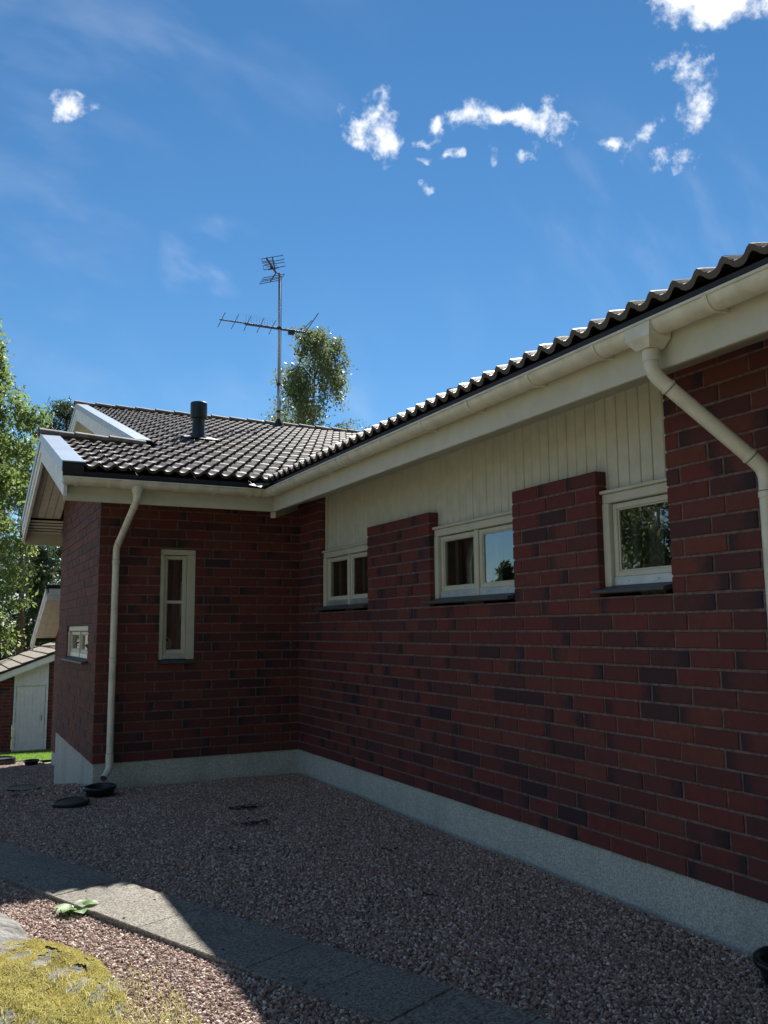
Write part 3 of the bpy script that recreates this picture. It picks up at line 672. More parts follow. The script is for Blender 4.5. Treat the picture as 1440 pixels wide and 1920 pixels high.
# outlet hoppers under the gutters
def hopper(axis, pos, par, h=.10):
    mb = MB(); w = .085; r = GR + .010
    top = [(-w, -r), (w, -r), (w, r * .9), (-w, r * .9)]; mid = [(-w * .95, -r), (w * .95, -r), (w * .95, r * .8), (-w * .95, r * .8)]; bot = [(-.046, -.046), (.046, -.046), (.046, .046), (-.046, .046)]
    vs = []
    for ring, zz in ((top, -.012), (mid, -.075), (bot, -.075 - h * .5)):
        for a, b in ring: vs.append((GC + b, pos + a, GZ + zz) if axis == 'Y' else (pos + a, GC + b, GZ + zz))
    fs = [(i, (i + 1) % 4, 4 + (i + 1) % 4, 4 + i) for i in range(4)] + [(4 + i, 4 + (i + 1) % 4, 8 + (i + 1) % 4, 8 + i) for i in range(4)] + [(8, 9, 10, 11)]
    mb.add(vs, fs).obj('outlet_hopper', 'gutter', par)
hopper('Y', -6.20, g_side)
mb = MB(); mb.lathe([(.062, -.045), (.058, -.07), (.048, -.10), (.040, -.125)], (-1.945, GC, GZ), 18); mb.obj('outlet_hopper', 'gutter', g_back, smooth=True)

# ------------------------------------------------------------------ roofs
def tile_geo(w=.30, ln=.42, lift=.037, th=.033, seg=16, rows=3):
    vs, fs = [], []
    prof = lambda u: .021 * math.cos(2 * math.pi * u / .15) + .0045 * math.cos(4 * math.pi * u / .15)
    us = [w * i / seg for i in range(seg + 1)]; vv = [0, .03, ln]
    for v in vv:
        for u in us: vs.append((u, v, prof(u) + lift * (1 - v / ln) - (.003 if v == 0 else 0)))
    n = seg + 1
    for r in range(len(vv) - 1):
        for i in range(seg): fs.append((r * n + i, r * n + i + 1, (r + 1) * n + i + 1, (r + 1) * n + i))
    b = len(vs)
    for u in us: vs.append((u, 0, prof(u) + lift - .003))
    for u in us: vs.append((u, .004, prof(u) + lift - th - .003))
    for i in range(seg): fs.append((b + n + i, b + n + i + 1, b + i + 1, b + i))
    return vs, fs
TV, TF = tile_geo()
tb = MB().add(TV, TF); TILE = tb.mesh('tile', 'tile', smooth=True, tone=True)
EXP = .355
def roof_frame(kind):
    if kind == 'back': return Matrix(((1, 0, 0, 0), (0, ca, -sa, EAVE), (0, sa, ca, ZE), (0, 0, 0, 1)))         # u = +X, v up +Y
    return Matrix(((0, ca, -sa, EAVE), (-1, 0, 0, 0), (0, sa, ca, ZE), (0, 0, 0, 1)))                             # u = -Y, v up +X
RIDGE_Y, LOW_RIDGE_Y, GX_LOW, GX_MAIN, RIDGE_X = 8.7, 1.87, -2.65, -1.45, 4.2
roof_main = MB(); th_ = .05
def sheet(mb, pts, t=.05):
    n = len(pts); vs = [tuple(p) for p in pts] + [(p[0], p[1], p[2] - t) for p in pts]
    mb.add(vs, [tuple(range(n)), tuple(range(n, 2 * n))[::-1]] + [(i, n + i, n + (i + 1) % n, (i + 1) % n) for i in range(n)])
dk = -.045
rz = lambda d: roof_z(d) + dk
# deck (dark underlay) of every slope
sheet(roof_main, [(GX_LOW + .06, EAVE + .03, rz(EAVE + .03)), (EAVE, EAVE + .03, rz(EAVE + .03)), (LOW_RIDGE_Y, LOW_RIDGE_Y, rz(LOW_RIDGE_Y)), (GX_LOW + .06, LOW_RIDGE_Y, rz(LOW_RIDGE_Y))])
sheet(roof_main, [(GX_MAIN + .06, LOW_RIDGE_Y, rz(LOW_RIDGE_Y)), (LOW_RIDGE_Y, LOW_RIDGE_Y, rz(LOW_RIDGE_Y)), (RIDGE_X, RIDGE_X, rz(RIDGE_X)), (8.6, RIDGE_X, rz(RIDGE_X)), (8.6, RIDGE_Y, rz(RIDGE_Y)), (GX_MAIN + .06, RIDGE_Y, rz(RIDGE_Y))])
sheet(roof_main, [(EAVE + .03, -SIDE_END - .4, rz(EAVE + .03)), (EAVE + .03, EAVE, rz(EAVE + .03)), (RIDGE_X, RIDGE_X, rz(RIDGE_X)), (RIDGE_X, -SIDE_END - .4, rz(RIDGE_X))][::-1])
sheet(roof_main, [(RIDGE_X, -SIDE_END - .4, rz(RIDGE_X)), (RIDGE_X, RIDGE_X, rz(RIDGE_X)), (2 * RIDGE_X + .6, EAVE, rz(EAVE)), (2 * RIDGE_X + .6, -SIDE_END - .4, rz(EAVE))])
sheet(roof_main, [(GX_LOW + .06, LOW_RIDGE_Y, rz(LOW_RIDGE_Y)), (GX_MAIN + .2, LOW_RIDGE_Y, rz(LOW_RIDGE_Y)), (GX_MAIN + .2, 4.34, rz(EAVE)), (GX_LOW + .06, 4.34, rz(EAVE))])
sheet(roof_main, [(GX_MAIN + .06, RIDGE_Y, rz(RIDGE_Y)), (8.6, RIDGE_Y, rz(RIDGE_Y)), (8.6, 12.6, rz(2 * RIDGE_Y - 12.6)), (GX_MAIN + .06, 12.6, rz(2 * RIDGE_Y - 12.6))])
roof = roof_main.obj('roof', 'underlay', house)
tiles = []
def put_tiles(kind, r0, r1, c_lo, c_hi, ok):
    M0 = roof_frame(kind)
    for r in range(r0, r1):
        for c in range(c_lo, c_hi):
            M = M0 @ Matrix.Translation((c * .3 + (0 if kind == 'back' else 0), r * EXP, 0))
            ctr = M @ Vector((.15, .18, 0))
            if ok(ctr): tiles.append((kind, M, ctr))
n_low, n_main = int(round((LOW_RIDGE_Y - EAVE) / ca / EXP)), int(round((RIDGE_Y - EAVE) / ca / EXP))
OFFX = GX_LOW + .19
# back roof: columns start just inside the verge cap
M0 = roof_frame('back')
def back_ok(c): return c.x < c.y + .18 and (c.x > GX_MAIN + .17 or c.y < LOW_RIDGE_Y)
for r in range(0, n_main):
    for c in range(0, 42):
        M = M0 @ Matrix.Translation((OFFX + c * .3, r * EXP + .066, random.uniform(-.002, .002))) @ Matrix.Rotation(random.uniform(-.006, .006), 4, 'Z')
        ctr = M @ Vector((.15, .18, 0))
        if back_ok(ctr): tiles.append(('back', M, ctr))
M0 = roof_frame('side')
for r in range(0, 14):
    for c in range(-14, 33):
        M = M0 @ Matrix.Translation((c * .3 + .06, r * EXP + .066, random.uniform(-.002, .002))) @ Matrix.Rotation(random.uniform(-.006, .006), 4, 'Z')
        ctr = M @ Vector((.15, .18, 0))
        if ctr.x < RIDGE_X and ctr.y < ctr.x + .16 and ctr.y > -SIDE_END - .3: tiles.append(('side', M, ctr))
def tile_size(t):
    k, M, c = t; p = px_of(c)
    if p is None or not (0 < p[0] < 1440): return 0
    if k == 'side': return 1e6 / p[2] if c.x < EAVE + .3 else 0
    # hidden behind the side roof's eave line?
    line = 918 - .4733 * (p[0] - 486)
    if p[0] > 486 and p[1] > line - 28: return 0
    return 1e4 / p[2] ** 2
order = sorted(range(len(tiles)), key=lambda i: -tile_size(tiles[i])); single = set(order[:300])
restt = MB()
for i, (k, M, c) in enumerate(tiles):
    if i in single:
        o = link('tile', TILE, roof); o.matrix_world = M
    else:
        r1 = random.random(); restt.add([tuple(M @ Vector(v)) for v in TV], TF, [(r1, 0, 0)] * len(TV))
ro = restt.obj('tilework', 'tile', house, smooth=True, tone=True); ro['kind'] = 'stuff'
# under-eave board behind the gutters
MB().box(EAVE + .035, EAVE + .06, -SIDE_END - .4, EAVE + .06, 2.795, 2.858).obj('eave_board', 'underlay', house)
MB().box(-2.60, EAVE + .0345, EAVE + .035, EAVE + .06, 2.795, 2.8582).obj('eave_board', 'underlay', house)
# valley flashing: bright folded metal in the inner corner
mb = MB(); a = Vector((-.70, -.70, roof_z(-.70) - .035)); b = Vector((4.2, 4.2, roof_z(4.2) - .035)); wv = .13
mb.add([tuple(a + Vector((-wv, 0, .0))), tuple(a + Vector((0, 0, -.02))), tuple(a + Vector((0, -wv, .0))), tuple(b + Vector((-wv, 0, .0))), tuple(b + Vector((0, 0, -.02))), tuple(b + Vector((0, -wv, .0)))], [(0, 1, 4, 3), (1, 2, 5, 4)]); mb.obj('valley_flashing', 'valley_metal', house)
# ridge caps
def ridge_cap(p, axis, ln=.44, name='ridge_tile', par=None):
    n = 10; vs = []; fs = []
    for v, r, dz in ((0, .122, .012), (ln, .106, -.004)):
        for i in range(n + 1):
            a = math.pi * i / n; s_, zz = r * math.cos(a), r * .66 * math.sin(a) + dz
            vs.append((p[0] + v, p[1] + s_, p[2] + zz) if axis == 'X' else (p[0] + s_, p[1] + v, p[2] + zz))
        for i in range(n + 1):
            a = math.pi * i / n; s_, zz = (r - .018) * math.cos(a), (r - .02) * .64 * math.sin(a) + dz
            vs.append((p[0] + v, p[1] + s_, p[2] + zz) if axis == 'X' else (p[0] + s_, p[1] + v, p[2] + zz))
    k = n + 1
    for i in range(n):
        fs.append((i, i + 1, 2 * k + i + 1, 2 * k + i)); fs.append((k + i, k + i + 1, i + 1, i)); fs.append((2 * k + i, 2 * k + i + 1, 3 * k + i + 1, 3 * k + i))
    o = MB().add(vs, fs).obj(name, 'ridge_tile', roof)
    for pl_ in o.data.polygons: pl_.use_smooth = True
    try: o.data.set_sharp_from_angle(angle=math.radians(35))
    except Exception: pass
for i in range(3): ridge_cap((GX_LOW - .02 + i * .41 + random.uniform(-.008, .008), LOW_RIDGE_Y, roof_z(LOW_RIDGE_Y) + .030 - i * .008), 'X', .45)
for i in range(17): ridge_cap((GX_MAIN - .03 + i * .40 + random.uniform(-.008, .008), RIDGE_Y, roof_z(RIDGE_Y) + .022), 'X')

# verges: stepped white boards with a bent metal cap
def verge(x, y0, y1, slope_dir, cap_len=None, par=house, zoff=0):
    """boards along the gable edge at x from y0 (low) to y1 (ridge)"""
    zf = lambda y: roof_z(y if slope_dir > 0 else 2 * y1 - y) + zoff
    d = empty('bargeboard'); d.parent = house
    def strip(name, xa, xb, top, bot, mt, ya=y0, yb=y1):
        vs = [(xx, yy, zf(yy) + dz) for xx in (xa, xb) for yy, dz in ((ya, bot), (yb, bot), (yb, top), (ya, top))]
        MB().add(vs, [(0, 1, 2, 3), (4, 7, 6, 5), (0, 4, 5, 1), (1, 5, 6, 2), (2, 6, 7, 3), (3, 7, 4, 0)]).obj(name, mt, d)
    strip('upper_board', x, x + .03, .012, -.17, 'white_paint'); strip('lower_board', x + .014, x + .045, -.10, -.285, 'white_paint')
    s = .0
    strip('cap', x - .012, x + .20, .062, .050, 'white_metal', y0 - .015, y1); strip('cap_lip', x - .012, x - .004, .0495, -.045, 'white_metal', y0 - .014, y1)
    return d
verge(GX_LOW, EAVE + .02, LOW_RIDGE_Y, 1)
verge(GX_LOW, 2 * LOW_RIDGE_Y - EAVE - .02, LOW_RIDGE_Y, -1)
verge(GX_MAIN, LOW_RIDGE_Y + .35, RIDGE_Y, 1)
verge(GX_MAIN, 12.6, RIDGE_Y, -1)
# black tile-edge strip along the far verge of the low gable, and under its tiles at the eave end
MB().box(GX_LOW + .0, GX_LOW + .19, EAVE + .005, EAVE + .035, 2.80, ZE + .045).obj('verge_end', 'underlay', house)
# gable soffit boards that follow the slope, and the boxed end at the far eave
gs = empty('gable_soffit'); gs.parent = house
bd = .42 / 4
for i in range(4):
    xa = GX_LOW + .046 + i * .1045; xb = xa + .0965
    for ya, yb, f in ((EAVE + .14, LOW_RIDGE_Y, lambda y: roof_z(y)), (LOW_RIDGE_Y, 2 * LOW_RIDGE_Y - EAVE - .62, lambda y: roof_z(2 * LOW_RIDGE_Y - y))):
        vs = [(xx, yy, f(yy) + dz) for xx in (xa, xb) for yy, dz in ((ya, -.175), (yb, -.175), (yb, -.155), (ya, -.155))]
        MB().add(vs, [(0, 1, 2, 3), (4, 7, 6, 5), (0, 4, 5, 1), (1, 5, 6, 2), (2, 6, 7, 3), (3, 7, 4, 0)]).obj('board', 'soffit', gs)
yf = 2 * LOW_RIDGE_Y - EAVE
zb_ = roof_z(EAVE + .62) - .20
for i in range(5):
    MB().box(GX_LOW + .046, -2.12, yf - .60 + i * .118, yf - .60 + i * .118 + .113, zb_ - .02 - i * .028, zb_ - .002 - i * .028, .003).obj('board', 'soffit', gs)
MB().box(GX_LOW + .046, -1.5, yf - .02, yf + .008, FB, FT, .003).obj('end_fascia', 'cream', gs)
# main gable: infill wall and soffit above the low roof
gm = MB(); gm.prism([(LOW_RIDGE_Y - .4, roof_z(LOW_RIDGE_Y - .4) - .20), (RIDGE_Y, roof_z(RIDGE_Y) - .2), (12.4, roof_z(2 * RIDGE_Y - 12.4) - .2), (12.4, 3.3), (LOW_RIDGE_Y - .4, 3.0)], GX_MAIN + .42, GX_MAIN + .50, lambda p, w: (w, p[0], p[1]))
gm.obj('gable_panel', 'cream_board', house)
for i in range(4):
    xa = GX_MAIN + .046 + i * .094; xb = xa + .0915
    for s_ in (1, -1):
        ya, yb = (LOW_RIDGE_Y, RIDGE_Y) if s_ > 0 else (RIDGE_Y, 12.5)
        f = (lambda y: roof_z(y)) if s_ > 0 else (lambda y: roof_z(2 * RIDGE_Y - y))
        vs = [(xx, yy, f(yy) + dz) for xx in (xa, xb) for yy, dz in ((ya, -.175), (yb, -.175), (yb, -.155), (ya, -.155))]
        MB().add(vs, [(0, 1, 2, 3), (4, 7, 6, 5), (0, 4, 5, 1), (1, 5, 6, 2), (2, 6, 7, 3), (3, 7, 4, 0)]).obj('board', 'soffit', gs)

# vent pipe through the roof
vx, vy = -.305, 3.45; vz = roof_z(vy)
vent = MB(); vent.lathe([(.175, -.05), (.16, .02), (.118, .06), (.112, .085), (.095, .11), (.092, .34), (.094, .345)], (vx, vy, vz), 28)
vp = vent.obj('vent_pipe', 'vent_dark', roof, smooth=True)
MB().lathe([(.0, .335), (.122, .335), (.126, .345), (.126, .57), (.120, .585), (.06, .60), (0, .602)], (vx, vy, vz), 28).obj('vent_cap', 'vent_dark', roof, smooth=True)
mb = MB(); Mv = roof_frame('back'); sv = (vy - EAVE) / ca
mb.add([tuple(Mv @ Vector((vx + dx, sv + dy, h))) for dx, dy, h in ((-.26, -.26, .062), (.26, -.26, .062), (.22, .24, .05), (-.22, .24, .05))], [(0, 1, 2, 3)]); mb.obj('vent_flashing', 'vent_dark', roof)
# second lower wing far behind, with its high verge towards us
w2 = empty('rear_wing'); w2.parent = house; w2['label'] = 'lower rear wing with cream boarded soffit, seen past the gable'
X2, YP, YE2, ZP, ZL = -1.935, 8.0, 10.7, 2.12, 1.09
MB().box(X2 + .422, X2 + .50, 5.0, 9.98, -1.06, 1.9).obj('wall', 'mortar', w2)
MB().box(X2 + .432, X2 + .52, 5.0, 9.97, -2.4, -1.061).obj('plinth', 'plinth', w2)
mbk = MB()
for c in range(29):
    for i in range(18):
        u0 = 5.0 + i * .3 + (.1 if c % 2 else 0); u1 = min(u0 + .287, 9.99)
        if u0 < 9.94:
            vs, fs = brick_verts(u1 - u0); r1, r2 = random.random(), random.random()
            mbk.add([(X2 + .415 - n_, u0 + u_, -1.06 + c * .1 + z_) for u_, n_, z_ in vs], fs, [(r1, v[0] / .285, r2) for v in vs])
mo = mbk.obj('brickwork', 'brick', w2, tone=True); mo['kind'] = 'stuff'
def quad_prism(name, x0, x1, pts, mt, par): MB().prism(pts, x0, x1, lambda p, w: (w, p[0], p[1])).obj(name, mt, par)
quad_prism('roof_sheet', X2, 3.0, [(YP - .05, ZP + .06), (YE2, ZL + .07), (YE2, ZL + .01), (YP - .05, ZP)], 'underlay', w2)
quad_prism('bargeboard', X2 - .002, X2 + .03, [(YP, ZP), (YE2 + .02, ZL), (YE2 + .02, ZL - .10), (YP, ZP - .11)], 'white_paint', w2)
quad_prism('bargeboard', X2 + .02, X2 + .05, [(YP, ZP - .09), (YE2, ZL - .08), (YE2, ZL - .17), (YP, ZP - .20)], 'white_paint', w2)
MB().box(X2 + .051, 1.0, YP - .03, YP, ZP - .12, ZP - .005).obj('fascia', 'white_paint', w2)
MB().box(X2 + .051, 1.0, YP - .012, YP + .012, ZP - .22, ZP - .1205).obj('fascia', 'white_paint', w2)
for i in range(4):
    xa = X2 + .052 + i * .12
    quad_prism('board', xa, xa + .116, [(YP + .013, ZP - .20), (YE2 - .75, ZL + .10), (YE2 - .75, ZL + .12), (YP + .013, ZP - .18)], 'soffit', w2)
for i in range(5): MB().box(X2 + .052, -.8, YE2 - .74 + i * .145, YE2 - .74 + i * .145 + .14, ZL - .08, ZL - .06, .002).obj('board', 'soffit', w2)

# ------------------------------------------------------------------ garage at the bottom of the slope
gar = tag(empty('garage', (0, 0, 0)), 'low red brick garage with plain white door, beyond the lawn', 'garage')
GY = 19.6; ZG = gz(-1.5, GY) - .05
def garz(x): return .50 + (x + .45) * .385
gw = MB()
gw.prism([(-5.0, ZG - .4), (-1.62, ZG - .4), (-1.62, garz(-1.62)), (-5.0, garz(-5.0))], GY, GY + .2, lambda p, w: (p[0], w, p[1]))
gw.prism([(-.62, ZG - .4), (3.4, ZG - .4), (3.4, garz(3.4)), (-.62, garz(-.62))], GY, GY + .2, lambda p, w: (p[0], w, p[1]))
gwo = gw.obj('wall', 'mortar', gar)
gb = MB()
for c in range(36):
    z0 = ZG - .1 + c * .1
    for i in range(32):
        x0 = -5.0 + i * .3 + (.1 if c % 2 else 0); x1 = x0 + .287
        for a, b in ((-5.0, -1.62), (-.62, 3.4)):
            u0, u1 = max(x0, a), min(x1, b)
            if u1 - u0 > .04 and z0 + .06 < garz((u0 + u1) / 2):
                vs, fs = brick_verts(u1 - u0); r1, r2 = random.random(), random.random()
                gb.add([(u0 + u_, GY - .008 - n_, z0 + z_) for u_, n_, z_ in vs], fs, [(r1, v[0] / .285, r2) for v in vs])
gbo = gb.obj('brickwork', 'brick', gar, tone=True); gbo['kind'] = 'stuff'
zd1 = ZG + 2.03
MB().box(-1.60, -1.545, GY - .06, GY + .1, ZG - .02, zd1 + .05, .004).obj('door_frame', 'white_paint', gar); MB().box(-.70, -.635, GY - .06, GY + .1, ZG - .02, zd1 + .05, .004).obj('door_frame', 'white_paint', gar); MB().box(-1.544, -.701, GY - .055, GY + .1, zd1, zd1 + .05, .004).obj('door_frame', 'white_paint', gar)
door = MB().box(-1.535, -.71, GY + .0, GY + .04, ZG + .01, zd1 - .006, .003).obj('door', 'door_white', gar)
for i in range(7): MB().box(-1.53 + i * .1165, -1.53 + i * .1165 + .113, GY - .008, GY, ZG + .015, zd1 - .012, .003).obj('board', 'door_white', door)
mb = MB(); mb.tube([(-.80, GY - .01, ZG + .98), (-.80, GY - .045, ZG + .98), (-.80, GY - .045, ZG + 1.13), (-.80, GY - .01, ZG + 1.13)], .009, 8); mb.obj('handle', 'black_plastic', door)
for z in (.25, 1.7): MB().tube([(-1.54, GY - .035, ZG + z), (-1.54, GY - .035, ZG + z + .12)], .014, 8).obj('hinge', 'galvanised', door)
for i in range(8):
    xa = -1.60 + i * .121; xb = xa + .118
    MB().prism([(xa, zd1 + .052), (xb, zd1 + .052), (xb, garz(xb) - .05), (xa, garz(xa) - .05)], GY - .012, GY + .05, lambda p, w: (p[0], w, p[1])).obj('board', 'door_white', gar)
def gprism(name, mt, dz0, dz1, y0, y1, x0=-5.4, x1=3.6, par=gar): MB().prism([(x0, garz(x0) + dz0), (x1, garz(x1) + dz0), (x1, garz(x1) + dz1), (x0, garz(x0) + dz1)], y0, y1, lambda p, w: (p[0], w, p[1])).obj(name, mt, par)
gprism('bargeboard', 'white_paint', -.03, .085, GY - .36, GY - .33); gprism('bargeboard', 'white_paint', .0, .17, GY - .385, GY - .361); gprism('roof_sheet', 'underlay', .175, .235, GY - .42, GY + 6.0)
for i in range(26):
    xa = -5.4 + i * .36; xb = xa + .37
    MB().add([(xa, GY - .40, garz(xa) + .275), (xb, GY - .40, garz(xb) + .245), (xb, GY + 6, garz(xb) + .245), (xa, GY + 6, garz(xa) + .275), (xa, GY - .40, garz(xa) + .24), (xb, GY - .40, garz(xb) + .236), (xa, GY + 6, garz(xa) + .24)], [(0, 1, 2, 3), (0, 4, 5, 1), (0, 3, 6, 4)]).obj('roof_strip', 'ridge_tile', gar)

# ------------------------------------------------------------------ antenna mast on the ridge
ant = tag(empty('antenna_mast', (0, 0, 0)), 'tall aerial mast with two antennas standing on the roof ridge', 'antenna')
ax, ay = 2.75, 8.42; az0 = roof_z(ay) - .05
MB().tube([(ax, ay, az0), (ax, ay, az0 + 1.05)], .036, 14).obj('mast', 'galvanised', ant, smooth=True)
MB().tube([(ax, ay, az0 + 1.0), (ax, ay, 9.28)], .029, 14).obj('mast', 'galvanised', ant, smooth=True)
for z in (az0 + .38, az0 + 1.0, 7.97): MB().tube([(ax, ay, z), (ax, ay, z + .05)], .05, 12).obj('clamp', 'black_plastic', ant)
MB().lathe([(.17, 0), (.13, .1), (.06, .19), (.045, .24)], (ax, ay, az0), 18).obj('mast_boot', 'black_plastic', ant, smooth=True)
MB().tube([(ax + .03, ay - .03, az0 + .3), (ax + .035, ay - .033, 8.0), (ax + .032, ay - .03, 9.2)], .006, 6).obj('cable', 'antenna_dark', ant)
# long directional antenna: boom, short front elements, fine directors, corner reflector
bx0, bx1, bz0, bz1 = 1.35, 3.40, 7.93, 8.02
def boom(t): return Vector((bx0 + (bx1 - bx0) * t, ay - .045 + (t - .5) * .2, bz0 + (bz1 - bz0) * t))
MB().tube([boom(0), boom(1)], .016, 8).obj('boom', 'antenna_dark', ant)
MB().tube([boom(.28) + Vector((0, 0, -.02)), boom(.98) + Vector((0, 0, -.02))], .021, 8).obj('boom', 'antenna_dark', ant)
for t in (.02, .17, .31, .46, .60): MB().tube([boom(t) + Vector((-.075, .02, -.17)), boom(t) + Vector((.075, -.02, .17))], .0075, 6).obj('element', 'antenna_dark', ant)
for i in range(11):
    t = .29 + i * .031; MB().tube([boom(t), boom(t) + Vector((.015, 0, .21))], .0035, 5).obj('director', 'galvanised', ant)
MB().box(2.98, 3.12, ay - .02, ay + .08, 7.90, 7.98, .01).obj('balun', 'black_plastic', ant)
MB().tube([boom(1), boom(1) + Vector((.34, .06, .52))], .011, 6).obj('reflector_arm', 'antenna_dark', ant); MB().tube([boom(.99) + Vector((0, .0, .1)), boom(1) + Vector((.20, .1, .34))], .011, 6).obj('reflector_arm', 'antenna_dark', ant)
# grid antenna at the top
tp = Vector((ax - .10, ay - .03, 9.27)); AS = .64
MB().tube([(ax, ay, 9.26), tp], .014, 8).obj('bracket', 'antenna_dark', ant)
MB().tube([tp, tp + Vector((-.42, -.16, .40)) * AS], .022, 8).obj('boom', 'plastic_red', ant)
MB().tube([tp + Vector((-.10, -.04, .07)), tp + Vector((-.14, -.04, .07))], .04, 10).obj('dipole_box', 'black_plastic', ant)
u_ = Vector((.36, -.10, .10)) * AS
for k, (c0, c1) in enumerate(((Vector((.0, .02, .0)), Vector((-.10, .10, .60))), (Vector((.0, .02, -.02)), Vector((-.16, .14, -.33))))):
    MB().tube([tp + c0 * AS, tp + c1 * AS], .014, 6).obj('spine', 'antenna_dark', ant)
    for f0, f1 in ((.30, .55), (.72, .98)):
        a, b = tp + c0.lerp(c1, f0) * AS, tp + c0.lerp(c1, f1) * AS
        MB().tube([a - u_, a + u_, b + u_, b - u_, a - u_], .0085, 6).obj('grid_loop', 'antenna_dark', ant)
for i in range(5):
    c = tp + Vector((-.42, -.16, .40)) * AS * (.25 + i * .18); MB().tube([c - u_ * .5, c + u_ * .5], .0075, 6).obj('element', 'antenna_dark', ant)

# ------------------------------------------------------------------ drain gullies and lids
def gully(x, y, z, label, s=1.0, group=None):
    t = tag(empty('drain_gully', (x, y, z)), label, 'drain', group); t.rotation_euler = (.03, -.02, 0)
    MB().lathe([(.085, -.14), (.088, .02), (.135, .035), (.148, .085), (.152, .10)], (0, 0, 0), 32).obj('bowl', 'black_plastic', t, smooth=True).scale = (s, s, s)
    MB().lathe([(.150, .098), (.168, .098), (.170, .118), (.160, .126), (.142, .124), (.136, .10), (.12, .05), (.08, .03), (0, .025)], (0, 0, 0), 32, wob=.0015).obj('rim', 'black_plastic', t, smooth=True).scale = (s, s, s)
    return t
gully(-2.165, -.325, -.275, 'black plastic gully under the downpipe at the outer corner', .92)
gully(-.172, -6.47, -.262, 'black plastic gully at the foot of the long brick wall', .98)
def lid(x, y, label, r, tilt, ang, name='manhole_cover', h=.022):
    t = MB().lathe([(0, 0), (r * .97, 0), (r, .004), (r, h * .8), (r * .96, h), (r * .80, h), (r * .78, h * .8), (0, h * .8)], (0, 0, 0), 30).obj(name, 'black_plastic', None, smooth=False)
    t.location = (x, y, gz(x, y) + .016); t.rotation_euler = (tilt, ang, 0); return tag(t, label, 'cover')
lid(-2.47, -.66, 'round black cover lying beside the corner gully', .165, .03, -.05, h=.03)
lid(-2.78, .52, 'flat black cover half sunk in gravel left of the gable wall', .17, .02, .03)
lid(-2.35, 11.6, 'black drain cover standing proud at the lawn edge', .30, .0, .0, h=.14)
gully(-1.86, 10.15, gz(-1.86, 10.15) - .0, 'small dark gully by the far corner of the rear wing', .9)

# white jug behind the tall window
jug = MB(); outl = [(0, 0), (.105, 0), (.108, .075), (.09, .105), (.055, .128), (.025, .135), (.0, .12)]
jug.prism(outl, .16, .24, lambda p, w: (-1.505 + p[0], w, 1.125 + p[1])); 
jo = tag(jug.obj('jug', 'jug'), 'white plastic jug standing inside the tall narrow window', 'jug')
MB().prism([(.012, .078), (.03, .108), (.055, .112), (.075, .092), (.06, .080)], .1585, .1595, lambda p, w: (-1.505 + p[0], w, 1.125 + p[1])).obj('handle_hole', 'underlay', jo)
# curtains inside
def curtain(k, u0, u1, z0, z1, n0, label):
    mb = MB(); n = 28; vs = []
    for z in (z0, z1):
        for i in range(n + 1): u = u0 + (u1 - u0) * i / n; vs.append(tuple(wp(k, u, n0 - .02 * math.sin(i * 1.35) - .008 * math.sin(i * .6), z)))
    mb.add(vs, [(i, i + 1, n + 2 + i, n + 1 + i) for i in range(n)]); tag(mb.obj('curtain', 'curtain', smooth=True), label, 'curtain')
curtain('side', .62, .86, .9, 2.3, -.30, 'pale curtain in the left light of the window nearest the inner corner')
curtain('side', 1.27, 1.72, .9, 2.3, -.30, 'pale curtain in the right light of the window nearest the inner corner')
curtain('side', 3.05, 3.36, .9, 2.3, -.30, 'pale curtain drawn aside in the window between the two piers')
curtain('side', 5.14, 5.36, .9, 2.3, -.30, 'pale curtain in the single-light window by the downpipe')
curtain('back', 1.24, 1.36, 1.0, 2.3, -.34, 'thin curtain hanging in the tall narrow window')
curtain('gable', .8, 2.2, 1.0, 1.6, -.30, 'cream curtain behind the low gable window')

# ------------------------------------------------------------------ boulder, moss, grass and hosta at the near corner
def noise2(x, y):
    return (math.sin(x * 3.1 + y * 1.7) * .5 + math.sin(x * 7.3 - y * 5.9 + 1.3) * .3 + math.sin(x * 15.1 + y * 13.7 + .4) * .15 + math.sin(x * 31 - y * 27) * .07)
def rock_z(x, y):
    d = edge_x(y) - x + .05 * noise2(y * 2.1, x)
    t = max(0, min(1, d / .16)); t2 = max(0, min(1, d / .8)); dy = max(0, min(1, (-3.15 - y) / .35))
    fade = 1 - .55 * max(0, min(1, (-4.9 - y) / .6))
    return gz(x, y) - .06 + dy * ((t * t * (3 - 2 * t)) * .095 + .06 * t2) * fade + (.03 * noise2(x * 1.3, y * 1.3) if t > 0 else 0) * t
def patch(name, mt, x0, x1, y0, y1, st, zf, keep=lambda x, y: True):
    mb = MB(); idx = {}
    nxx, nyy = int((x1 - x0) / st), int((y1 - y0) / st)
    def vid(i, j):
        if (i, j) not in idx: x, y = x0 + i * st, y0 + j * st; idx[i, j] = len(mb.v); mb.v.append((x, y, zf(x, y))); mb.t.append((0, 0, 0))
        return idx[i, j]
    for j in range(nyy):
        for i in range(nxx):
            if keep(x0 + (i + .5) * st, y0 + (j + .5) * st): mb.f.append((vid(i, j), vid(i + 1, j), vid(i + 1, j + 1), vid(i, j + 1)))
    return mb.obj(name, mt, smooth=True)
tag(patch('boulder', 'rock', -5.2, -2.55, -8.4, -3.0, .035, rock_z), 'low grey bedrock boulder with mossy top beside the path', 'rock')
def moss_in(x, y):
    d = edge_x(y) - x
    return d > .10 + .07 * noise2(x * 2, y * 2) and y < -4.42 + .14 * noise2(x * 3, 2.1) and noise2(x * 3.3 + 4, y * 3.3) > -.66
def moss_z(x, y): return rock_z(x, y) + .004 + .010 * noise2(x * 5, y * 5)
mat('moss_bed', (.26, .235, .08), .98, .45, 8, 1.0, 120, .05, coord='P', bdist=.02)
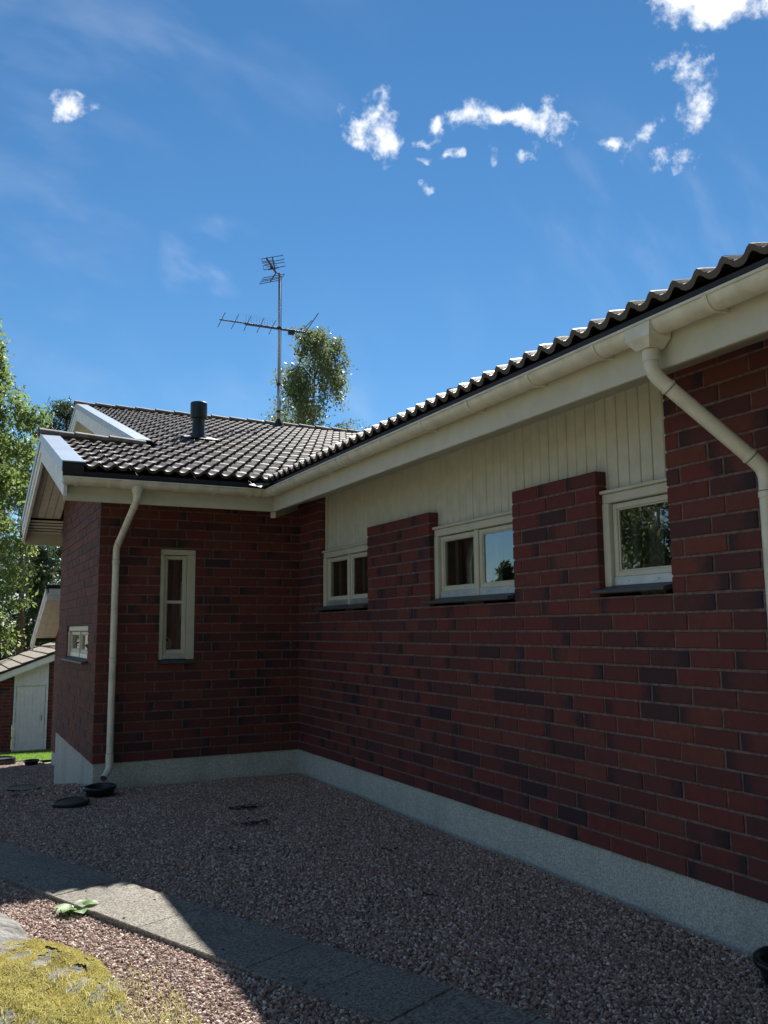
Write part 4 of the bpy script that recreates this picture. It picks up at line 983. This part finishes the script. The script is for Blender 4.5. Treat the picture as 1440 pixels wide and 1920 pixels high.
tag(patch('moss', 'moss_bed', -4.3, -2.6, -6.6, -3.9, .014, moss_z, moss_in), 'yellow green moss cushion covering the boulder', 'moss', kind='stuff')
def blades(name, mt, pts, hmin, hmax, wid, lean, label, cat, kind='stuff'):
    n = len(pts); P = np.array(pts, float); h = RNG.uniform(hmin, hmax, n); a = RNG.uniform(0, 2 * np.pi, n); l = RNG.uniform(.2, 1, n) * lean * h; la = RNG.uniform(0, 2 * np.pi, n)
    w = wid * RNG.uniform(.6, 1.3, n); dx, dy = np.cos(a) * w, np.sin(a) * w; lx, ly = np.cos(la) * l, np.sin(la) * l
    V = np.zeros((n, 5, 3)); V[:, 0] = P; V[:, 1] = P; V[:, 0, 0] -= dx; V[:, 0, 1] -= dy; V[:, 1, 0] += dx; V[:, 1, 1] += dy
    V[:, 2] = P; V[:, 2, 0] += dx * .7 + lx * .35; V[:, 2, 1] += dy * .7 + ly * .35; V[:, 2, 2] += h * .6
    V[:, 3] = P; V[:, 3, 0] += -dx * .7 + lx * .35; V[:, 3, 1] += -dy * .7 + ly * .35; V[:, 3, 2] += h * .6
    V[:, 4] = P; V[:, 4, 0] += lx; V[:, 4, 1] += ly; V[:, 4, 2] += h
    F = []
    for i in range(n): b = 5 * i; F.append((b, b + 1, b + 2, b + 3)); F.append((b + 3, b + 2, b + 4))
    me = bpy.data.meshes.new(name); me.from_pydata(V.reshape(-1, 3).tolist(), [], F); me.materials.append(MAT[mt])
    at = me.attributes.new('tone', 'FLOAT_COLOR', 'POINT'); c = np.ones((n, 5, 4), np.float32); c[..., :3] = np.clip(RNG.random(n) * .6 + .42 * (.5 + np.array([noise2(p[0] * 1.7, p[1] * 1.7) for p in pts])), 0, 1)[:, None, None]; at.data.foreach_set('color', c.ravel())
    o = link(name, me); return tag(o, label, cat, kind=kind)
mp_ = []
while len(mp_) < 42000:
    x, y = random.uniform(-4.2, -2.6), random.uniform(-6.4, -3.8)
    if moss_in(x + random.gauss(0, .03), y + random.gauss(0, .03)) and x < edge_x(y): mp_.append((x, y, (moss_z(x, y) if moss_in(x, y) else rock_z(x, y)) - .002))
blades('moss_tufts', 'moss_blade', mp_, .006, .016, .0016, .7, 'fine yellow moss tips on the boulder top', 'moss')
gp = []
while len(gp) < 26000:
    x, y = random.uniform(-4.3, -2.4), random.uniform(-7.2, -4.75)
    if x < edge_x(y) + .10 and random.random() < max(0, min(1, (-4.8 - y) / .6)) * (.55 + .45 * noise2(x * 2, y * 2)): gp.append((x, y, max(rock_z(x, y), gz(x, y)) - .004))
blades('grass', 'grass_blade', gp, .012, .045, .0019, 1.0, 'sparse dry grass growing over the near end of the boulder', 'grass')
# lawn beyond the gravel
def lawn_keep(x, y): return y > 12.2 + .35 * math.sin(x * 2.1) and (x < 4)
tag(patch('lawn', 'lawn', -14, 6, 11.4, 30, .4, lambda x, y: gz(x, y) + .02, lawn_keep), kind='structure')
lp = []
while len(lp) < 26000:
    x, y = random.uniform(-4.5, -.2), random.uniform(12.2, 19.6)
    if lawn_keep(x, y): lp.append((x, y, gz(x, y) + .015))
blades('grass', 'lawn_blade', lp, .03, .075, .004, .7, 'bright mown grass in front of the garage', 'grass')

# hosta: a rosette of broad leaves
ho = tag(empty('hosta_plant', (-2.84, -3.86, gz(-2.84, -3.86))), 'small pale green broad-leaved plant in gravel beside the path', 'plant')
for i in range(13):
    a = i * 2.4 + random.uniform(-.3, .3); L = random.uniform(.075, .13); wd = L * random.uniform(.3, .42); up = random.uniform(.012, .045); mb = MB(); n = 7; vs = []
    for k in range(n + 1):
        t = k / n; r = .015 + L * t; z = up * math.sin(t * math.pi * .72) * 1.15; w = wd * (math.sin(math.pi * min(1, t * .96 + .04)) ** .75) * (1.1 - .3 * t)
        for s_, dz in ((-1, .012), (-.5, .004), (0, -.004), (.5, .004), (1, .012)):
            vs.append((math.cos(a) * r - math.sin(a) * w * s_, math.sin(a) * r + math.cos(a) * w * s_, z + dz * (1 - t) + .003))
    fs = [(5 * k + j, 5 * k + j + 1, 5 * k + 6 + j, 5 * k + 5 + j) for k in range(n) for j in range(4)]
    q = random.random(); mb.add(vs, fs, (q, q, q)); mb.obj('leaf', 'leaf_hosta', ho, smooth=True, tone=True)

# ------------------------------------------------------------------ trees
def leaf_cloud(P, size, name, mt, par, sq=.62, droop=0.0, tone=None):
    n = len(P); P = np.asarray(P, float); s = size * RNG.uniform(.6, 1.35, n)
    a = RNG.normal(size=(n, 3)); 
    if droop: a[:, 2] -= droop * 1.5
    a /= np.linalg.norm(a, axis=1)[:, None]; b = RNG.normal(size=(n, 3)); b -= (a * b).sum(1)[:, None] * a; b /= np.linalg.norm(b, axis=1)[:, None]
    a *= s[:, None]; b *= (s * sq)[:, None]
    V = np.stack([P - a, P + b * .8, P + a, P - b * .8], 1).reshape(-1, 3).astype(np.float32)
    me = bpy.data.meshes.new(name); me.vertices.add(4 * n); me.vertices.foreach_set('co', V.ravel()); me.loops.add(4 * n); me.loops.foreach_set('vertex_index', np.arange(4 * n, dtype=np.int32)); me.polygons.add(n); me.polygons.foreach_set('loop_start', np.arange(0, 4 * n, 4, dtype=np.int32)); me.update(calc_edges=True); me.materials.append(MAT[mt])
    at = me.attributes.new('tone', 'FLOAT_COLOR', 'POINT'); c = np.ones((n, 4, 4), np.float32); c[..., :3] = (RNG.random(n) if tone is None else tone)[:, None, None]; at.data.foreach_set('color', c.ravel())
    return link(name, me, par)
def birch(x, y, zb, h, rad, label, n_leaf, lmt, lsize, crown_from=.22, seed=1, strands=260, group=None, shape=None):
    rs = random.Random(seed); t = tag(empty('birch_tree', (x, y, zb)), label, 'tree', group)
    lean = rs.uniform(-.02, .02); tr = MB(); pts = [(lean * h * (i / 10) ** 1.5 + .06 * math.sin(i * 1.1 + seed), .05 * math.sin(i * .9 + seed), h * i / 10) for i in range(11)]
    tr.tube(pts, [max(.015, .17 * (1 - i / 10.3) * h / 12) for i in range(11)], 10); tr.obj('trunk', 'bark_birch', t, smooth=True)
    br = MB(); L = []; tn = []
    def along(s):
        f = s * 10; i = min(9, int(f)); u = f - i; return Vector(pts[i]).lerp(Vector(pts[i + 1]), u)
    shape = shape or (lambda s: (math.sin(math.pi * min(1, .12 + s * .93)) ** .7))
    nb = 46; per = n_leaf // (nb * 6)
    for k in range(nb):
        s = crown_from + (1 - crown_from) * (k + rs.random()) / nb; p0 = along(min(s, .99)); cs = (s - crown_from) / (1 - crown_from)
        R = rad * shape(cs) * rs.uniform(.55, 1.12); a = rs.uniform(0, 6.283) if k % 3 else k * 2.4
        rise = R * rs.uniform(.35, .85) * (1.15 - .4 * cs)
        p1 = p0 + Vector((math.cos(a) * R * .5, math.sin(a) * R * .5, rise * .7)); p2 = p0 + Vector((math.cos(a) * R, math.sin(a) * R, rise * .75))
        br.tube([p0, p0.lerp(p1, .5) + Vector((0, 0, .03)), p1, p2], [.028 * h / 12, .02 * h / 12, .013, .006], 5, cap=False)
        clump = rs.random()
        for j in range(6):
            f = rs.uniform(.25, 1.05); q = (p0.lerp(p1, f * 2) if f < .5 else p1.lerp(p2, f * 2 - 1)) + Vector((rs.gauss(0, .12), rs.gauss(0, .12), 0)) * rad * .5
            ln = rs.uniform(.35, 1.25) * rad * .5; sway = Vector((rs.gauss(0, .2), rs.gauss(0, .2), 0))
            br.tube([q, q + sway * ln * .5 + Vector((0, 0, -ln * .5)), q + sway * ln + Vector((0, 0, -ln))], .004, 3, cap=False)
            for _ in range(per):
                u = rs.random() ** .8; sp = .055 + .11 * rad * .4
                L.append((q.x + sway.x * ln * u + rs.gauss(0, sp), q.y + sway.y * ln * u + rs.gauss(0, sp), q.z - ln * u + rs.gauss(0, sp * .6))); tn.append(min(1, max(0, .55 * clump + .45 * rs.random())))
    br.obj('branches', 'twig', t)
    leaf_cloud(np.array(L), lsize, 'crown', lmt, t, droop=.6, tone=np.array(tn)); return t
def pine(x, y, zb, h, rad, label, n_leaf, seed, bare=.55, group=None, size=.11):
    rs = random.Random(seed); t = tag(empty('pine_tree', (x, y, zb)), label, 'tree', group)
    tr = MB(); pts = [(.08 * math.sin(i * .8 + seed), .06 * math.cos(i * .7 + seed), h * i / 10) for i in range(11)]
    tr.tube(pts, [max(.02, .20 * (1 - i / 11.5) * h / 13) for i in range(11)], 10); tr.obj('trunk', 'bark_pine', t, smooth=True)
    br = MB(); L = []; tn = []; nb = 34; per = n_leaf // (nb * 7)
    for k in range(nb):
        s = bare + (1 - bare) * (k + rs.random()) / nb; f = s * 10; i = min(9, int(f)); p0 = Vector(pts[i]).lerp(Vector(pts[i + 1]), f - i); cs = (s - bare) / (1 - bare)
        R = rad * (math.sin(math.pi * (.25 + .72 * cs)) ** .8) * rs.uniform(.5, 1.15); a = rs.uniform(0, 6.283)
        p1 = p0 + Vector((math.cos(a) * R, math.sin(a) * R, R * rs.uniform(-.05, .45)))
        br.tube([p0, p0.lerp(p1, .5) + Vector((0, 0, -.05 * R)), p1], [.035, .022, .008], 5, cap=False)
        for j in range(7):
            q = p0.lerp(p1, rs.uniform(.35, 1.05)) + Vector((rs.gauss(0, .16), rs.gauss(0, .16), rs.uniform(0, .22))) * rad * .6; cl_ = rs.random(); sp = .13 * rad * .6 + .05
            for _ in range(per): L.append((q.x + rs.gauss(0, sp * 1.3), q.y + rs.gauss(0, sp * 1.3), q.z + rs.gauss(0, sp * .6))); tn.append(.6 * cl_ + .4 * rs.random())
    for k in range(7):   # dead stubs low on the trunk
        s = rs.uniform(.25, bare); f = s * 10; i = int(f); p0 = Vector(pts[i]).lerp(Vector(pts[i + 1]), f - i); a = rs.uniform(0, 6.283); R = rs.uniform(.5, 1.3)
        br.tube([p0, p0 + Vector((math.cos(a) * R, math.sin(a) * R, -.1 * R))], [.02, .006], 4, cap=False)
    br.obj('branches', 'bark_pine', t); leaf_cloud(np.array(L), size, 'crown', 'needles', t, sq=.22, tone=np.array(tn)); return t
def spruce(x, y, zb, h, rad, label, n_leaf, seed, group=None, size=.16):
    rs = random.Random(seed); t = tag(empty('spruce_tree', (x, y, zb)), label, 'tree', group)
    MB().tube([(0, 0, 0), (0, 0, h * .5), (0, 0, h)], [.16 * h / 12, .09 * h / 12, .01], 8).obj('trunk', 'bark_pine', t, smooth=True)
    br = MB(); L = []; tn = []; nb = 80; per = n_leaf // nb
    for k in range(nb):
        s = .06 + .93 * (k + rs.random()) / nb; p0 = Vector((0, 0, h * s)); R = rad * (1 - s) ** .85 * rs.uniform(.7, 1.15) + .12; a = rs.uniform(0, 6.283); dr = -.32 * R * (1 - s) + .1
        p1 = p0 + Vector((math.cos(a) * R, math.sin(a) * R, dr)); br.tube([p0, p1], [.02, .005], 4, cap=False); cl_ = rs.random()
        for _ in range(per):
            u = rs.random() ** .65; q = p0.lerp(p1, u); w = .10 + .20 * u * R * .5
            L.append((q.x + rs.gauss(0, w), q.y + rs.gauss(0, w), q.z - abs(rs.gauss(0, .12)) - .06 * u)); tn.append(.55 * cl_ + .45 * rs.random())
    br.obj('branches', 'bark_pine', t); leaf_cloud(np.array(L), size, 'crown', 'needles', t, sq=.35, droop=.5, tone=np.array(tn)); return t

birch(10.45, 26, -2.6, 17.5, 2.75, 'weeping birch rising behind the roof ridge beside the aerial mast', 30000, 'leaf_birch_far', .070, .34, seed=23, shape=lambda s: (1.0 if s < .5 else max(.34, 1 - (s - .5) * 1.15)))
birch(-2.85, 24.5, -2.7, 15.6, 2.75, 'tall bright birch at the edge of the garden, beside the gable', 36000, 'leaf_birch', .085, .24, seed=3)
pine(.62, 28.5, -2.9, 13.6, 1.55, 'slim pine whose reddish trunk stands between gable and birch', 9000, 4, .68)
G = 'forest trees behind the garage'
for i, (x, y, h, r, kind) in enumerate([(-4.2, 35, 10.5, 2.3, 's'), (-1.8, 37, 12.0, 2.4, 's'), (.4, 35.5, 9.5, 2.2, 's'), (2.2, 38, 12, 2.4, 's'), (-.6, 33, 12.5, 1.7, 'p'), (-5.8, 38, 12, 2.4, 's'), (-3.0, 41, 13, 2.4, 's'), (4.2, 42, 11, 2.5, 's'), (1.2, 44, 12.5, 2.4, 's'), (-1.0, 46, 12, 2.6, 's'), (-4.6, 47, 13, 2.7, 's'), (3.0, 49, 13, 2.8, 's'), (.3, 40, 8.5, 2.6, 's'), (-2.6, 36, 8, 2.5, 's')]):
    if kind == 's': spruce(x, y, -3.0, h, r, 'dark spruce in the wood behind the garage', 5200, 20 + i, G)
    else: pine(x, y, -2.9, h, r, 'pine with bare lower trunk in the wood behind the garage', 6000, 20 + i, .5, G)
G2 = 'trees left of the house mirrored in the windows'
for i, (x, y, h, r) in enumerate([(-19.0, 26, 6.6, 1.9), (-21.0, 26.5, 7.6, 1.9), (-22.6, 26, 6.8, 2.0), (-17.4, 27, 6.9, 2.1), (-24.6, 25, 7.8, 2.2)]):
    spruce(x, y, -3.0, h, r, 'spruce across the garden, mirrored in the window between the piers', 3600, 50 + i, G2, .2)
birch(-8.3, 3.0, -.9, 7.6, 2.3, 'leafy tree across the garden mirrored in the single-light window', 34000, 'leaf_birch_far', .055, .12, seed=9, shape=lambda s: math.sin(math.pi * min(1, .2 + .8 * s)) ** .5)

wood = tag(empty('sky_blocker_trees', (0, 0, 0)), 'unseen mass of tall trees added behind the camera to block sky light', 'sky_blocker_trees', kind='stuff')  # unseen trees, added to hold back low sky light so shaded walls darken
wt = MB(); WP = []
for i, (x, y, h, r) in enumerate([(-4.5, -18.5, 15, 4.4), (2.5, -18.5, 15, 4.4), (-11.5, -20, 14, 4.2), (9, -18, 14, 4.2), (-8, -26, 17, 4.4), (-1, -24.5, 18, 4.6), (-16, -18, 14, 4.2)]):
    wt.tube([(x, y, -.6), (x + .2, y, h * .5), (x, y + .2, h * .95)], [.3, .18, .03], 8)
    d = RNG.normal(size=(6500, 3)); d /= np.linalg.norm(d, axis=1)[:, None]; rr = RNG.random(6500) ** .4
    lump = 1 + .25 * np.sin(d[:, 0] * 5 + i) * np.sin(d[:, 1] * 4 + 2 * i) * np.cos(d[:, 2] * 5)
    WP.append(np.stack([x + d[:, 0] * rr * r * lump, y + d[:, 1] * rr * r * lump, h * .55 + d[:, 2] * rr * h * .45 * lump], 1))
wt.obj('trunks', 'bark_birch', wood, smooth=True)
leaf_cloud(np.concatenate(WP), .36, 'crowns', 'leaf_birch_far', wood)

# stray stones kicked onto the path
st = MB()
for i in range(60):
    a, b = random.uniform(-1.5, 6.5), random.uniform(PW0 + .03, PW1 - .03); p = PD * a + PN * b; r = random.uniform(.004, .010); z = -.231 + (gz(p.x, p.y) + .255 if p.y > 0 else 0)
    st.box(-r, r, -r * .7, r * .7, -r * .5, r * .55, r * .35, Matrix.Translation((p.x, p.y, z + r * .4)) @ Matrix.Rotation(random.uniform(0, 6.28), 4, 'Z') @ Matrix.Rotation(random.uniform(-.4, .4), 4, 'X'))
mat('stray_stone', (.12, .10, .09), .9, .4, 40, coord='P')
tag(st.obj('stray_stones', 'stray_stone'), 'small dark stones strewn over the path slabs', 'stones', kind='stuff')

# dark leaf litter blown into two spots of the yard
LP = [(cx + random.gauss(0, .07), cy_ + random.gauss(0, .05)) for cx, cy_, n in ((-1.12, -1.60, 70), (-1.22, -2.20, 50), (-1.6, -3.0, 8), (-.7, -3.6, 8), (-1.0, -4.6, 6)) for _ in range(n)]
mat('dead_leaf', (.030, .026, .022), .8, .4, 30, coord='P')
lt = MB()
for x, y in LP:
    r = random.uniform(.010, .024); a = random.uniform(0, 6.28); z = gz(x, y) + random.uniform(.010, .022); c_, s_ = math.cos(a), math.sin(a)
    lt.add([(x + c_ * dx - s_ * dy, y + s_ * dx + c_ * dy, z + dz) for dx, dy, dz in ((-r, 0, 0), (0, -r * .5, random.uniform(0, .008)), (r, 0, random.uniform(-.004, .008)), (0, r * .5, random.uniform(0, .008)), (0, 0, -.003))], [(0, 1, 4), (1, 2, 4), (2, 3, 4), (3, 0, 4)])
tag(lt.obj('leaf_litter', 'dead_leaf'), 'dark dead leaves blown together on the gravel', 'leaves', kind='stuff')
